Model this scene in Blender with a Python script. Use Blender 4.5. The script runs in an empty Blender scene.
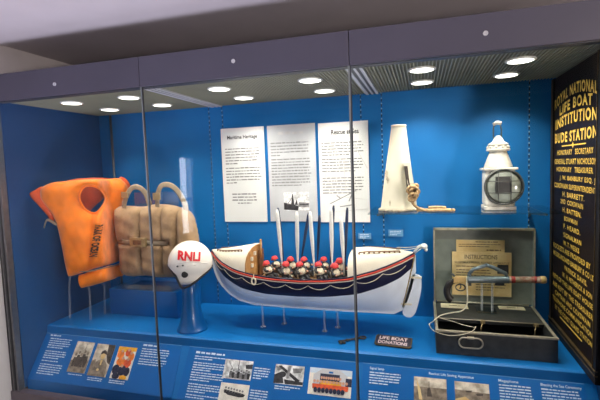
import bpy, bmesh, math, random
from math import sin, cos, pi, radians, sqrt
from mathutils import Vector, Matrix
from mathutils.geometry import delaunay_2d_cdt
random.seed(7)
scene = bpy.context.scene
col = scene.collection

# ------------------------------------------------------------------ materials
def mat(name, color, rough=0.5, metal=0.0, noise=0.0, scale=20.0, color2=None, bump=0.0, spec=0.5, emit=None, estr=0.0, coat=0.0, detail=4.0, sheen=0.0):
    m = bpy.data.materials.new(name); m.use_nodes = True
    nt = m.node_tree; b = nt.nodes['Principled BSDF']
    b.inputs['Base Color'].default_value = (*color, 1); b.inputs['Roughness'].default_value = rough
    b.inputs['Metallic'].default_value = metal; b.inputs['Specular IOR Level'].default_value = spec
    b.inputs['Coat Weight'].default_value = coat
    if sheen: b.inputs['Sheen Weight'].default_value = sheen
    if emit: b.inputs['Emission Color'].default_value = (*emit, 1); b.inputs['Emission Strength'].default_value = estr
    if noise or bump or color2:
        tc = nt.nodes.new('ShaderNodeTexCoord'); n = nt.nodes.new('ShaderNodeTexNoise')
        n.inputs['Scale'].default_value = scale; n.inputs['Detail'].default_value = detail
        nt.links.new(tc.outputs['Object'], n.inputs['Vector'])
        if noise or color2:
            r = nt.nodes.new('ShaderNodeValToRGB')
            if color2: c1, c2 = color, color2
            else: c1 = tuple(max(0, c * (1 - noise)) for c in color); c2 = tuple(min(1, c * (1 + noise)) for c in color)
            r.color_ramp.elements[0].color = (*c1, 1); r.color_ramp.elements[1].color = (*c2, 1)
            r.color_ramp.elements[0].position = 0.35; r.color_ramp.elements[1].position = 0.65
            nt.links.new(n.outputs['Fac'], r.inputs['Fac']); nt.links.new(r.outputs['Color'], b.inputs['Base Color'])
        if bump:
            bp = nt.nodes.new('ShaderNodeBump'); bp.inputs['Strength'].default_value = bump; bp.inputs['Distance'].default_value = 0.004
            nt.links.new(n.outputs['Fac'], bp.inputs['Height']); nt.links.new(bp.outputs['Normal'], b.inputs['Normal'])
    return m

def glass_mat(name, tint=(1, 1, 1), base=0.04, rough=0.0, frosted=False):
    m = bpy.data.materials.new(name); m.use_nodes = True
    nt = m.node_tree; nt.nodes.clear()
    out = nt.nodes.new('ShaderNodeOutputMaterial'); mix = nt.nodes.new('ShaderNodeMixShader')
    tr = nt.nodes.new('ShaderNodeBsdfTransparent'); gl = nt.nodes.new('ShaderNodeBsdfDiffuse' if frosted else 'ShaderNodeBsdfGlossy')
    tr.inputs['Color'].default_value = (*tint, 1); gl.inputs['Roughness'].default_value = rough
    lw = nt.nodes.new('ShaderNodeLayerWeight'); lw.inputs['Blend'].default_value = 0.5
    p = nt.nodes.new('ShaderNodeMath'); p.operation = 'POWER'; p.inputs[1].default_value = 5.0
    ma = nt.nodes.new('ShaderNodeMath'); ma.operation = 'MULTIPLY_ADD'; ma.inputs[1].default_value = 1 - base; ma.inputs[2].default_value = base
    nt.links.new(lw.outputs['Facing'], p.inputs[0]); nt.links.new(p.outputs[0], ma.inputs[0])
    nt.links.new(ma.outputs[0], mix.inputs['Fac']); nt.links.new(tr.outputs[0], mix.inputs[1]); nt.links.new(gl.outputs[0], mix.inputs[2])
    nt.links.new(mix.outputs[0], out.inputs['Surface'])
    return m

BLUE = (0.003, 0.125, 0.37)
M = dict(
    blue=mat('case_blue', BLUE, 0.55, noise=0.10, scale=3.0, spec=0.3),
    deckblue=mat('deck_blue', (0.003, 0.15, 0.46), 0.42, noise=0.08, scale=2.0, spec=0.4),
    panelblue=mat('panel_blue', (0.002, 0.13, 0.45), 0.35, noise=0.04, scale=2.0, spec=0.4),
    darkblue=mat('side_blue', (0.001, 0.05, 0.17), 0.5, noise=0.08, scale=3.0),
    standblue=mat('stand_blue', (0.003, 0.105, 0.34), 0.3, noise=0.05, scale=5, coat=0.2),
    header=mat('header_grey', (0.075, 0.070, 0.098), 0.45, noise=0.05, scale=3.0, spec=0.35),
    frame=mat('frame_metal', (0.20, 0.20, 0.21), 0.35, metal=0.8, noise=0.08, scale=30),
    framedark=mat('frame_dark', (0.03, 0.03, 0.035), 0.5, noise=0.1, scale=20),
    rail=mat('rail_bronze', (0.16, 0.13, 0.15), 0.4, metal=0.3, noise=0.08, scale=12),
    louvre=mat('louvre_white', (0.28, 0.28, 0.205), 0.5, noise=0.05, scale=8),
    louvredark=mat('louvre_dark', (0.045, 0.045, 0.05), 0.5, noise=0.08, scale=8),
    track=mat('track_light', (0.55, 0.55, 0.58), 0.4, noise=0.05, scale=8),
    glass=glass_mat('case_glass', (0.985, 0.995, 0.995), 0.013),
    shelfglass=glass_mat('shelf_glass', (0.9, 0.97, 0.96), 0.04),
    edgeglass=mat('glass_edge', (0.17, 0.19, 0.19), 0.45, metal=0.0, noise=0.1, scale=20),
    acrod=glass_mat('acrylic_rod', (0.95, 0.97, 0.98), 0.17, 0.3, True),
    acrylic=glass_mat('acrylic', (0.86, 0.92, 0.96), 0.10, 0.05),
    lens=mat('lamp_lens', (0.9, 0.9, 0.85), 0.4, noise=0.02, scale=5, emit=(1.0, 0.95, 0.80), estr=4.0),
    bezel=mat('lamp_bezel', (0.7, 0.7, 0.66), 0.4, noise=0.03, scale=9),
    wall=mat('wall_plaster', (0.54, 0.51, 0.51), 0.85, noise=0.04, scale=6, bump=0.1),
    ceil=mat('ceiling_plaster', (0.58, 0.53, 0.54), 0.9, noise=0.03, scale=4, bump=0.05),
    walldark=mat('wall_far', (0.16, 0.15, 0.15), 0.85, noise=0.05, scale=6),  # dimness of the room put into the colour, keeps glass reflections faint
    floor=mat('floor_carpet', (0.10, 0.10, 0.13), 0.95, noise=0.25, scale=60, bump=0.3),
    paper=mat('paper_white', (0.68, 0.70, 0.70), 0.6, noise=0.03, scale=6),
    papergrey=mat('paper_grey', (0.47, 0.49, 0.52), 0.6, noise=0.10, scale=5),
    ink=mat('ink_dark', (0.03, 0.03, 0.035), 0.7, noise=0.1, scale=20),
    inkgrey=mat('ink_grey', (0.22, 0.22, 0.23), 0.7, noise=0.1, scale=20),
    inklight=mat('ink_pale_grey', (0.50, 0.50, 0.50), 0.7, noise=0.1, scale=20),
    white=mat('print_white', (0.60, 0.74, 0.88), 0.6, noise=0.03, scale=20),
    sepia=mat('print_sepia', (0.36, 0.31, 0.24), 0.5, color2=(0.80, 0.72, 0.60), scale=30),
    sepiadark=mat('print_sepia_dark', (0.07, 0.055, 0.045), 0.5, noise=0.4, scale=40),
    sepiamid=mat('print_sepia_mid', (0.25, 0.20, 0.15), 0.5, noise=0.4, scale=40),
    bw=mat('print_bw', (0.40, 0.41, 0.42), 0.5, color2=(0.92, 0.93, 0.94), scale=45),
    bwdark=mat('print_bw_dark', (0.03, 0.03, 0.035), 0.5, noise=0.5, scale=50),
    bwmid=mat('print_bw_mid', (0.22, 0.22, 0.23), 0.5, noise=0.4, scale=50),
    pblue=mat('print_sky', (0.55, 0.66, 0.78), 0.5, noise=0.08, scale=12),
    pwhite=mat('print_pale', (0.82, 0.78, 0.70), 0.5, noise=0.10, scale=30),
    pnavy=mat('print_navy', (0.02, 0.025, 0.06), 0.5, noise=0.3, scale=50),
    pyellow=mat('print_yellow', (0.85, 0.42, 0.03), 0.5, noise=0.2, scale=50),
    pred=mat('print_red', (0.72, 0.10, 0.03), 0.5, noise=0.2, scale=50),
    porange=mat('print_orange', (0.85, 0.22, 0.03), 0.5, noise=0.2, scale=50),
    pskin=mat('print_skin', (0.65, 0.34, 0.22), 0.5, noise=0.1, scale=50),
    orange=mat('orange_cotton', (0.90, 0.21, 0.006), 0.62, noise=0.12, scale=16, bump=0.8, spec=0.3, sheen=0.2),
    orangedark=mat('orange_shaded', (0.34, 0.045, 0.012), 0.8, noise=0.15, scale=18, bump=0.2),  # same orange darkened, shade behind the neck hole put into the colour
    orangered=mat('orange_deep', (0.75, 0.10, 0.02), 0.7, noise=0.15, scale=18, bump=0.2),  # darker, redder orange than the front panel
    tan=mat('tan_canvas', (0.33, 0.215, 0.118), 0.8, noise=0.16, scale=18, bump=0.8, spec=0.2, sheen=0.2),
    webbing=mat('webbing', (0.30, 0.235, 0.155), 0.8, noise=0.12, scale=60, bump=0.3),
    brassdull=mat('brass_dull', (0.42, 0.32, 0.16), 0.4, metal=0.7, noise=0.15, scale=30),
    blackink=mat('stencil_black', (0.02, 0.012, 0.008), 0.8, noise=0.2, scale=40),
    helmet=mat('helmet_white', (0.82, 0.79, 0.72), 0.3, noise=0.04, scale=14, coat=0.3),
    helmettrim=mat('helmet_trim', (0.012, 0.012, 0.014), 0.6, noise=0.1, scale=30),
    lining=mat('helmet_lining', (0.05, 0.04, 0.035), 0.8, noise=0.2, scale=30),
    red=mat('lettering_red', (0.62, 0.012, 0.02), 0.5, noise=0.15, scale=40),
    hullwhite=mat('hull_white', (0.76, 0.82, 0.88), 0.35, noise=0.05, scale=12, coat=0.2),
    hullnavy=mat('hull_navy', (0.008, 0.010, 0.040), 0.3, noise=0.15, scale=12, coat=0.2),
    cream=mat('cream_paint', (0.80, 0.74, 0.60), 0.4, noise=0.05, scale=15),
    boatred=mat('strake_red', (0.55, 0.04, 0.02), 0.4, noise=0.08, scale=30),
    wood=mat('varnished_wood', (0.36, 0.17, 0.05), 0.45, color2=(0.52, 0.29, 0.11), scale=40),
    wooddark=mat('dark_wood', (0.12, 0.05, 0.02), 0.5, color2=(0.22, 0.10, 0.04), scale=50),
    oarwhite=mat('oar_white', (0.82, 0.82, 0.78), 0.4, noise=0.04, scale=30),
    oarnavy=mat('oar_navy', (0.008, 0.02, 0.06), 0.45, noise=0.1, scale=30),
    oilskin=mat('oilskin_black', (0.014, 0.014, 0.017), 0.45, noise=0.2, scale=60),
    skin=mat('painted_skin', (0.62, 0.35, 0.24), 0.6, noise=0.06, scale=60),
    vest=mat('cork_vest', (0.72, 0.64, 0.48), 0.75, noise=0.10, scale=80, bump=0.3),
    cap=mat('cap_red', (0.66, 0.05, 0.05), 0.6, noise=0.15, scale=80),
    cord=mat('cream_cord', (0.72, 0.66, 0.50), 0.8, noise=0.12, scale=90, bump=0.2),
    rope=mat('manila_rope', (0.50, 0.34, 0.17), 0.85, noise=0.25, scale=90, bump=0.5),
    mega=mat('megaphone_cream', (0.68, 0.65, 0.52), 0.42, noise=0.05, scale=9, bump=0.05),
    scuff=mat('worn_tin', (0.26, 0.23, 0.17), 0.6, color2=(0.60, 0.54, 0.40), scale=60),
    lampwhite=mat('lamp_white', (0.62, 0.60, 0.53), 0.42, noise=0.22, scale=20),
    darksteel=mat('dark_steel', (0.10, 0.105, 0.10), 0.4, metal=0.5, noise=0.15, scale=30),
    glassdark=mat('lens_glass', (0.36, 0.40, 0.34), 0.10, noise=0.35, scale=10, coat=0.8),
    lampinner=mat('lamp_chimney', (0.035, 0.035, 0.035), 0.4, noise=0.2, scale=20),
    boxgrey=mat('box_grey_paint', (0.15, 0.17, 0.145), 0.5, color2=(0.21, 0.23, 0.195), scale=14, bump=0.1),
    boxblack=mat('box_black_paint', (0.022, 0.024, 0.024), 0.5, color2=(0.045, 0.048, 0.046), scale=26, bump=0.15),
    boxrim=mat('box_rim', (0.45, 0.40, 0.30), 0.4, metal=0.5, noise=0.15, scale=30),
    oldpaper=mat('old_paper', (0.62, 0.42, 0.16), 0.7, color2=(0.80, 0.62, 0.32), scale=9),
    cardcream=mat('card_cream', (0.74, 0.63, 0.42), 0.7, noise=0.06, scale=14),
    inkbrown=mat('ink_brown', (0.17, 0.11, 0.055), 0.7, noise=0.2, scale=40),
    gunblue=mat('gun_blue_grey', (0.17, 0.21, 0.23), 0.42, metal=0.4, noise=0.15, scale=40),
    brass=mat('brass', (0.66, 0.44, 0.18), 0.4, metal=0.25, noise=0.12, scale=40),
    grip=mat('grip_black', (0.02, 0.016, 0.014), 0.45, noise=0.2, scale=60),
    rocket=mat('rocket_paper', (0.60, 0.50, 0.38), 0.6, color2=(0.36, 0.10, 0.06), scale=34),
    rocketred=mat('rocket_red', (0.42, 0.05, 0.04), 0.5, noise=0.2, scale=60),
    board=mat('board_black', (0.014, 0.009, 0.008), 0.42, noise=0.25, scale=8, coat=0.0, spec=0.12),
    boardtrim=mat('board_moulding', (0.012, 0.009, 0.008), 0.45, noise=0.2, scale=20, spec=0.25),
    gold=mat('gilt_lettering', (0.88, 0.56, 0.08), 0.45, metal=0.0, noise=0.15, scale=40),
    gilt=mat('gilt_line', (0.10, 0.065, 0.025), 0.45, metal=0.3, noise=0.2, scale=40),
    signnavy=mat('sign_enamel', (0.012, 0.010, 0.03), 0.3, noise=0.2, scale=30, coat=0.3),
    signpink=mat('sign_letters', (0.70, 0.56, 0.56), 0.5, noise=0.1, scale=30),
    iron=mat('old_iron', (0.10, 0.085, 0.07), 0.5, metal=0.6, noise=0.3, scale=60),
    labelblue=mat('label_pale_blue', (0.10, 0.28, 0.52), 0.6, noise=0.05, scale=30),
    slot=mat('slot_dark', (0.004, 0.010, 0.025), 0.7, noise=0.1, scale=30),
    slotlight=mat('slot_edge', (0.30, 0.40, 0.48), 0.5, noise=0.1, scale=30),
)

# ------------------------------------------------------------------ mesh builder
class MB:
    def __init__(s): s.v = []; s.f = []; s.m = []; s.s = []
    def face(s, idx, mi=0, sm=False): s.f.append(tuple(idx)); s.m.append(mi); s.s.append(sm)
    def add(s, verts, faces, mi=0, sm=False):
        o = len(s.v); s.v += [Vector(v) for v in verts]
        for f in faces: s.face([i + o for i in f], mi, sm)
        return o
    def box(s, lo, hi, mi=0, mtx=None):
        x0, y0, z0 = lo; x1, y1, z1 = hi
        vs = [Vector(p) for p in ((x0,y0,z0),(x1,y0,z0),(x1,y1,z0),(x0,y1,z0),(x0,y0,z1),(x1,y0,z1),(x1,y1,z1),(x0,y1,z1))]
        if mtx is not None: vs = [mtx @ v for v in vs]
        s.add(vs, [(0,3,2,1),(4,5,6,7),(0,1,5,4),(1,2,6,5),(2,3,7,6),(3,0,4,7)], mi)
    def prism(s, pts, d, mi=0, mi_side=None, sm=False):
        pts = [Vector(p) for p in pts]; d = Vector(d); n = len(pts)
        o = s.add(pts + [p + d for p in pts], [], mi)
        s.face([o + i for i in range(n)], mi); s.face([o + n + i for i in reversed(range(n))], mi)
        for i in range(n):
            j = (i + 1) % n; s.face((o+i, o+n+i, o+n+j, o+j), mi if mi_side is None else mi_side, sm)
    def tube(s, path, r, seg=8, closed=False, mi=0, flat=None):
        P = [Vector(p) for p in path]; n = len(P)
        rs = r if isinstance(r, (list, tuple)) else [r] * n
        T = []
        for i in range(n):
            a = P[(i-1) % n] if (closed or i > 0) else P[i]; b = P[(i+1) % n] if (closed or i < n-1) else P[i]
            t = b - a; T.append(t.normalized() if t.length > 1e-9 else Vector((0,0,1)))
        up = Vector((0,0,1)) if abs(T[0].z) < 0.9 else Vector((1,0,0))
        N = (up - T[0] * up.dot(T[0])).normalized(); rings = []
        for i in range(n):
            N = N - T[i] * N.dot(T[i]); N = N.normalized() if N.length > 1e-6 else T[i].orthogonal().normalized()
            B = T[i].cross(N)
            ring = []
            for k in range(seg):
                a = 2*pi*k/seg; off = N * cos(a) + B * sin(a)
                if flat is not None: off = N * cos(a) * flat[0] + B * sin(a) * flat[1]
                ring.append(P[i] + off * rs[i])
            o = len(s.v); s.v += ring; rings.append(o)
        m = n if closed else n - 1
        for i in range(m):
            a, b = rings[i], rings[(i+1) % n]
            for k in range(seg):
                k2 = (k+1) % seg; s.face((a+k, a+k2, b+k2, b+k), mi, True)
        if not closed:
            s.face([rings[0] + k for k in reversed(range(seg))], mi); s.face([rings[-1] + k for k in range(seg)], mi)
    def lathe(s, prof, o, axis=(0,0,1), seg=32, mi=0, caps=True, sx=1.0, sy=1.0):
        o = Vector(o); ax = Vector(axis).normalized(); u = ax.orthogonal().normalized()
        if abs(ax.z) > 0.99: u = Vector((1,0,0))
        w = ax.cross(u); rings = []
        for r, h in prof:
            k0 = len(s.v)
            for k in range(seg):
                a = 2*pi*k/seg; s.v.append(o + ax*h + u*(cos(a)*r*sx) + w*(sin(a)*r*sy))
            rings.append(k0)
        for i in range(len(prof)-1):
            a, b = rings[i], rings[i+1]
            for k in range(seg):
                k2 = (k+1) % seg; s.face((a+k, a+k2, b+k2, b+k), mi, True)
        if caps:
            s.face([rings[0]+k for k in reversed(range(seg))], mi); s.face([rings[-1]+k for k in range(seg)], mi)
    def ball(s, c, r, mi=0, seg=14, rings=8, mtx=None):
        c = Vector(c); rx, ry, rz = (r, r, r) if not isinstance(r, (list, tuple)) else r
        o = len(s.v)
        def P(x, y, z):
            v = Vector((x*rx, y*ry, z*rz)); return c + (mtx @ v if mtx is not None else v)
        s.v.append(P(0,0,-1))
        for i in range(1, rings):
            t = -pi/2 + pi*i/rings
            for k in range(seg): s.v.append(P(cos(t)*cos(2*pi*k/seg), cos(t)*sin(2*pi*k/seg), sin(t)))
        s.v.append(P(0,0,1)); top = len(s.v)-1
        for k in range(seg):
            k2 = (k+1) % seg
            s.face((o, o+1+k2, o+1+k), mi, True)
            for i in range(rings-2):
                a = o+1+i*seg; b = a+seg; s.face((a+k, a+k2, b+k2, b+k), mi, True)
            a = o+1+(rings-2)*seg; s.face((a+k, a+k2, top), mi, True)
    def grid(s, P, mi=0, sm=True, closed_u=False):
        nu, nv = len(P), len(P[0]); o = len(s.v)
        for row in P: s.v += [Vector(p) for p in row]
        for i in range(nu if closed_u else nu-1):
            i2 = (i+1) % nu
            for j in range(nv-1): s.face((o+i*nv+j, o+i2*nv+j, o+i2*nv+j+1, o+i*nv+j+1), mi, sm)
        return o
    def build(s, name, mats, parent=None, bevel=0.0, fixn=True, loc=None):
        if not isinstance(mats, (list, tuple)): mats = [mats]
        off = Vector((0,0,0))
        if parent is not None: off = wloc(parent)
        elif loc is not None: off = Vector(loc)
        me = bpy.data.meshes.new(name)
        me.from_pydata([v - off for v in s.v], [], s.f)
        for m in mats: me.materials.append(m)
        me.polygons.foreach_set('material_index', s.m); me.polygons.foreach_set('use_smooth', s.s)
        if fixn:
            bm = bmesh.new(); bm.from_mesh(me); bmesh.ops.recalc_face_normals(bm, faces=bm.faces); bm.to_mesh(me); bm.free()
        me.update()
        o = bpy.data.objects.new(name, me); col.objects.link(o)
        if parent is not None: o.parent = parent
        elif loc is not None: o.location = off
        if bevel:
            b = o.modifiers.new('bevel', 'BEVEL'); b.width = bevel; b.segments = 2; b.limit_method = 'ANGLE'; b.angle_limit = radians(40)
        return o

def push(mb, f):
    """slide the piece deeper into the case, f(v) gives how much"""
    c = Vector((0, -1.9, 1.72))
    mb.v = [v + (v - c) * f(v) for v in mb.v]
    return mb
def wloc(o):
    p = Vector((0,0,0))
    while o is not None: p += o.location; o = o.parent
    return p
def tag(o, label, cat, group=None):
    o['label'] = label; o['category'] = cat
    if group: o['group'] = group
    return o
def thing(name, loc, label, cat, group=None):
    o = bpy.data.objects.new(name, None); col.objects.link(o); o.location = loc; o.empty_display_size = 0.05
    return tag(o, label, cat, group)
def struct(mb, name, m, **k):
    o = mb.build(name, m, **k); o['kind'] = 'structure'; return o

def lerp_tab(tab, x):
    if x <= tab[0][0]: return tab[0][1:]
    for a, b in zip(tab, tab[1:]):
        if x <= b[0]:
            t = (x - a[0]) / (b[0] - a[0]); return tuple(p + (q - p) * t for p, q in zip(a[1:], b[1:]))
    return tab[-1][1:]
def smooth(pts, n=6, closed=False):
    P = [Vector(p) for p in pts]; out = []; N = len(P)
    for i in range(N if closed else N-1):
        if closed: p0, p1, p2, p3 = P[(i-1)%N], P[i], P[(i+1)%N], P[(i+2)%N]
        else: p0, p1, p2, p3 = P[max(i-1,0)], P[i], P[i+1], P[min(i+2,N-1)]
        for k in range(n):
            t = k/n
            out.append(0.5*((2*p1)+(p2-p0)*t+(2*p0-5*p1+4*p2-p3)*t*t+(3*p1-p0-3*p2+p3)*t**3))
    if not closed: out.append(P[-1])
    return out

# ------------------------------------------------------------------ writing
def text_mesh(body, bold=0.0, spacing=1.0):
    cu = bpy.data.curves.new('text', 'FONT'); cu.body = body; cu.size = 1.0; cu.offset = bold; cu.space_character = spacing
    cu.resolution_u = 3
    ob = bpy.data.objects.new('text', cu); col.objects.link(ob)
    dg = bpy.context.evaluated_depsgraph_get(); me = bpy.data.meshes.new_from_object(ob.evaluated_get(dg))
    vs = [v.co.copy() for v in me.vertices]; fs = [tuple(p.vertices) for p in me.polygons]
    bpy.data.objects.remove(ob); bpy.data.curves.remove(cu); bpy.data.meshes.remove(me)
    x0 = min(v.x for v in vs); x1 = max(v.x for v in vs); y0 = min(v.y for v in vs); y1 = max(v.y for v in vs)
    return [((v.x-x0)/(x1-x0), (v.y-y0)/(y1-y0)) for v in vs], fs, (x1-x0)/(y1-y0)
def put_text(mb, body, origin, right, up, width, height, mi=0, bold=0.0, warp=None, spacing=1.0):
    """text filling width x height from its lower left corner origin"""
    uv, fs, asp = text_mesh(body, bold, spacing)
    if width is None: width = height * asp
    r, u = Vector(right).normalized(), Vector(up).normalized(); o = Vector(origin)
    vs = []
    for a, b in uv:
        x, y = a*width, b*height
        if warp: y += warp(a)
        vs.append(o + r*x + u*y)
    mb.add(vs, fs, mi); return width
def word_rows(mb, origin, right, up, width, rows, pitch, thick, mi=0, last=0.6, ragged=0.08, seed=0, center=False, wl=(1.2, 5.0)):
    """rows of small illegible words"""
    rng = random.Random(seed); r, u = Vector(right).normalized(), Vector(up).normalized(); o = Vector(origin)
    for i in range(rows):
        w = width * ((last if i == rows-1 else 1.0) - rng.random()*ragged); x = 0.0; st = (width - w)/2 if center else 0.0
        while x < w:
            l = min(thick * rng.uniform(*wl), w - x)
            h = thick * rng.uniform(0.7, 1.0)
            p = o + r*(st+x) - u*(pitch*i)
            mb.add([p, p + r*l, p + r*l + u*h, p + u*h], [(0,1,2,3)], mi); x += l + thick*0.55

# ------------------------------------------------------------------ puffed cloth forms
def poly_dist(p, loops):
    best = 1e9
    for L in loops:
        for a, b in zip(L, L[1:] + L[:1]):
            d = b - a; t = max(0, min(1, (p-a).dot(d)/max(d.length_squared, 1e-12))); best = min(best, (p - a - d*t).length)
    return best
def inside(p, L):
    c = False
    for a, b in zip(L, L[1:] + L[:1]):
        if (a.y > p.y) != (b.y > p.y) and p.x < (b.x-a.x)*(p.y-a.y)/(b.y-a.y)+a.x: c = not c
    return c
def pillow(mb, outline, place, front, back, R, step=0.014, holes=(), crease=None, mi=0, round_n=4):
    """closed cushion: outline in (u,z), place(u,z,h) gives the world point, h towards the viewer"""
    def loop(pts):
        P = smooth([(x, y, 0) for x, y in pts], round_n, True); return [Vector((p.x, p.y)) for p in P]
    loops = [loop(outline)] + [loop(h) for h in holes]
    pts = []; edges = []
    for L in loops:
        # resample
        Q = []
        for a, b in zip(L, L[1:] + L[:1]):
            n = max(1, int((b-a).length/step)); Q += [a + (b-a)*k/n for k in range(n)]
        o = len(pts); pts += Q; edges += [(o+i, o+(i+1) % len(Q)) for i in range(len(Q))]
    nb = len(pts); L0 = loops[0]
    x0 = min(p.x for p in L0); x1 = max(p.x for p in L0); y0 = min(p.y for p in L0); y1 = max(p.y for p in L0)
    j = 0; y = y0
    while y < y1:
        x = x0 + (step/2 if j % 2 else 0)
        while x < x1:
            p = Vector((x, y))
            if inside(p, L0) and not any(inside(p, h) for h in loops[1:]) and poly_dist(p, loops) > step*0.55: pts.append(p)
            x += step
        y += step*0.866; j += 1
    v2, e2, f2, *_ = delaunay_2d_cdt(pts, edges, [], 0, 1e-6)
    tris = []
    for f in f2:
        c = (v2[f[0]] + v2[f[1]] + v2[f[2]])/3
        if inside(c, L0) and not any(inside(c, h) for h in loops[1:]): tris.append(f)
    hs = []
    for p in v2:
        d = poly_dist(p, loops); t = min(1.0, d/R); h = sqrt(max(0, 1-(1-t)**2))
        if d < 1e-5: h = 0.0
        k = crease(p.x, p.y) if crease else 1.0
        hs.append((h*k, d))
    n = len(v2); fr = {}; o = len(mb.v); bk = {}
    for i, p in enumerate(v2): mb.v.append(place(p.x, p.y, front*hs[i][0])); fr[i] = o+i
    for i, p in enumerate(v2):
        if hs[i][1] < 1e-5: bk[i] = fr[i]
        else: mb.v.append(place(p.x, p.y, -back*hs[i][0])); bk[i] = len(mb.v)-1
    for f in tris:
        mb.face([fr[i] for i in f], mi, True); mb.face([bk[i] for i in reversed(f)], mi, True)

# ================================================================== THE ROOM
XW = -2.443
mb = MB(); mb.box((XW, -4.0, -0.05), (3.6, 1.0, 0.0)); struct(mb, 'floor', M['floor'])
mb = MB(); mb.box((XW-0.1, -4.1, 2.525), (3.7, 1.1, 2.60)); struct(mb, 'ceiling', M['ceil'])
mb = MB()                                   # left wall with a tall window behind the viewer's left shoulder
WY0, WY1, WZ0, WZ1 = -2.28, -2.0, 1.02, 1.90
mb.box((XW-0.1, WY1, 0), (XW, 1.0, 2.525)); mb.box((XW-0.1, -4.0, 0), (XW, WY0, 2.525))
mb.box((XW-0.1, WY0, 0), (XW, WY1, WZ0)); mb.box((XW-0.1, WY0, WZ1), (XW, WY1, 2.525))
struct(mb, 'wall_left', M['wall'])
mb = MB(); mb.box((XW, 0.93, 0), (3.6, 1.0, 2.525)); struct(mb, 'wall_back', M['wall'])
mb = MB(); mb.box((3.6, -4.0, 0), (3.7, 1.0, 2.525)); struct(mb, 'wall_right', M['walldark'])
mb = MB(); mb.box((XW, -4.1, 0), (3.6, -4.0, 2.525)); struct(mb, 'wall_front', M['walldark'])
mb = MB()
for a, b in (((XW-0.06, WY0, WZ0), (XW-0.02, WY0+0.02, WZ1)), ((XW-0.06, WY1-0.02, WZ0), (XW-0.02, WY1, WZ1)),
             ((XW-0.06, WY0, WZ0), (XW-0.02, WY1, WZ0+0.03)), ((XW-0.06, WY0, WZ1-0.03), (XW-0.02, WY1, WZ1)),
             ((XW-0.055, WY0, 1.40), (XW-0.025, WY1, 1.43))): mb.box(a, b)
struct(mb, 'window_1', M['track'])
mb = MB(); mb.box((XW, 0.915, 0), (3.6, 0.93, 0.12)); struct(mb, 'baseboard_back', M['track'])

# ================================================================== THE DISPLAY CASE
XL, XR, J1, J2 = -2.38, 0.74, -1.384, -0.303
case = thing('display_case', (-0.82, 0.4, 0), 'long glass-fronted museum display case lined in blue with grey header', 'display case')
mb = MB(); mb.box((-2.44, 0.0, 0.0), (0.82, 0.86, 0.40)); mb.build('base_cabinet', M['header'], case, bevel=0.004)
mb = MB(); mb.box((-2.44, -0.02, 0.36), (0.82, 0.03, 0.418)); mb.build('bottom_rail', M['rail'], case, bevel=0.004)
mb = MB()
prof = [(0.82, 0.75), (0.235, 0.75), (0.218, 0.744), (0.212, 0.70), (0.047, 0.468), (0.045, 0.402), (0.82, 0.402)]
mb.prism([(XL, y, z) for y, z in prof], (XR - XL, 0, 0)); mb.build('deck', M['deckblue'], case, bevel=0.003)
mb = MB(); mb.box((XL-0.03, 0.82, 0.42), (XR+0.03, 0.85, 2.30)); mb.build('back_panel', M['blue'], case)
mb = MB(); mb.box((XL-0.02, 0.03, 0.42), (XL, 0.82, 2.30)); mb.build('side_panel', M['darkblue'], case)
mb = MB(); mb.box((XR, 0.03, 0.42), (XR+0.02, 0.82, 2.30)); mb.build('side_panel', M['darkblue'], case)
mb = MB(); mb.box((-2.44, 0.0, 2.296), (0.82, 0.85, 2.312)); mb.build('top_panel', M['header'], case)
JR = 0.80; ends = [-2.441, J1, J2, JR]
locks = [(-1.924, 2.222), (-0.856, 2.236), (0.252, 2.232)]
for i in range(3):
    a, b = ends[i] + 0.0015, ends[i+1] - 0.0015
    mb = MB(); mb.box((a, -0.014, 2.163), (b, 0.004, 2.312)); hp = mb.build('header_panel', M['header'], case, bevel=0.0015)
    mb = MB(); lx, lz = locks[i]
    mb.lathe([(0.010, 0), (0.010, 0.004), (0.0065, 0.004), (0.0065, 0.001)], (lx, -0.014, lz), (0, -1, 0), 20)
    mb.build('lock', M['track'], hp)
    mb = MB(); mb.box((a, 0.004, 2.160), (b, 0.05, 2.172)); mb.build('header_lip', M['louvredark'], case)
    ga = -2.385 if i == 0 else a + 0.005; gb = b - 0.005 if i < 2 else 0.765
    mb = MB(); mb.box((ga, 0.0, 0.420), (gb, 0.006, 2.163)); mb.build('glass_pane', M['glass'], case)
for j, w in ((J1, 0.0055), (J2, 0.0075)):
    mb = MB(); mb.box((j-w, -0.001, 0.420), (j+w*0.1, 0.008, 2.163), 0); mb.box((j+w*0.1, -0.001, 0.420), (j+w*0.8, 0.008, 2.163), 1)
    mb.build('joint_strip', [M['edgeglass'], M['framedark']], case)
mb = MB(); mb.box((-2.440, -0.008, 0.40), (-2.424, 0.03, 2.163), 1); mb.box((-2.424, -0.012, 0.40), (-2.414, 0.03, 2.163), 0)
mb.box((-2.414, -0.004, 0.40), (-2.398, 0.03, 2.163), 1); mb.box((-2.398, -0.008, 0.40), (-2.385, 0.03, 2.163), 0)
mb.build('frame_post', [M['frame'], M['framedark']], case)
mb = MB(); mb.box((0.765, -0.008, 0.40), (0.80, 0.03, 2.163), 0); mb.build('frame_post', M['frame'], case)
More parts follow.
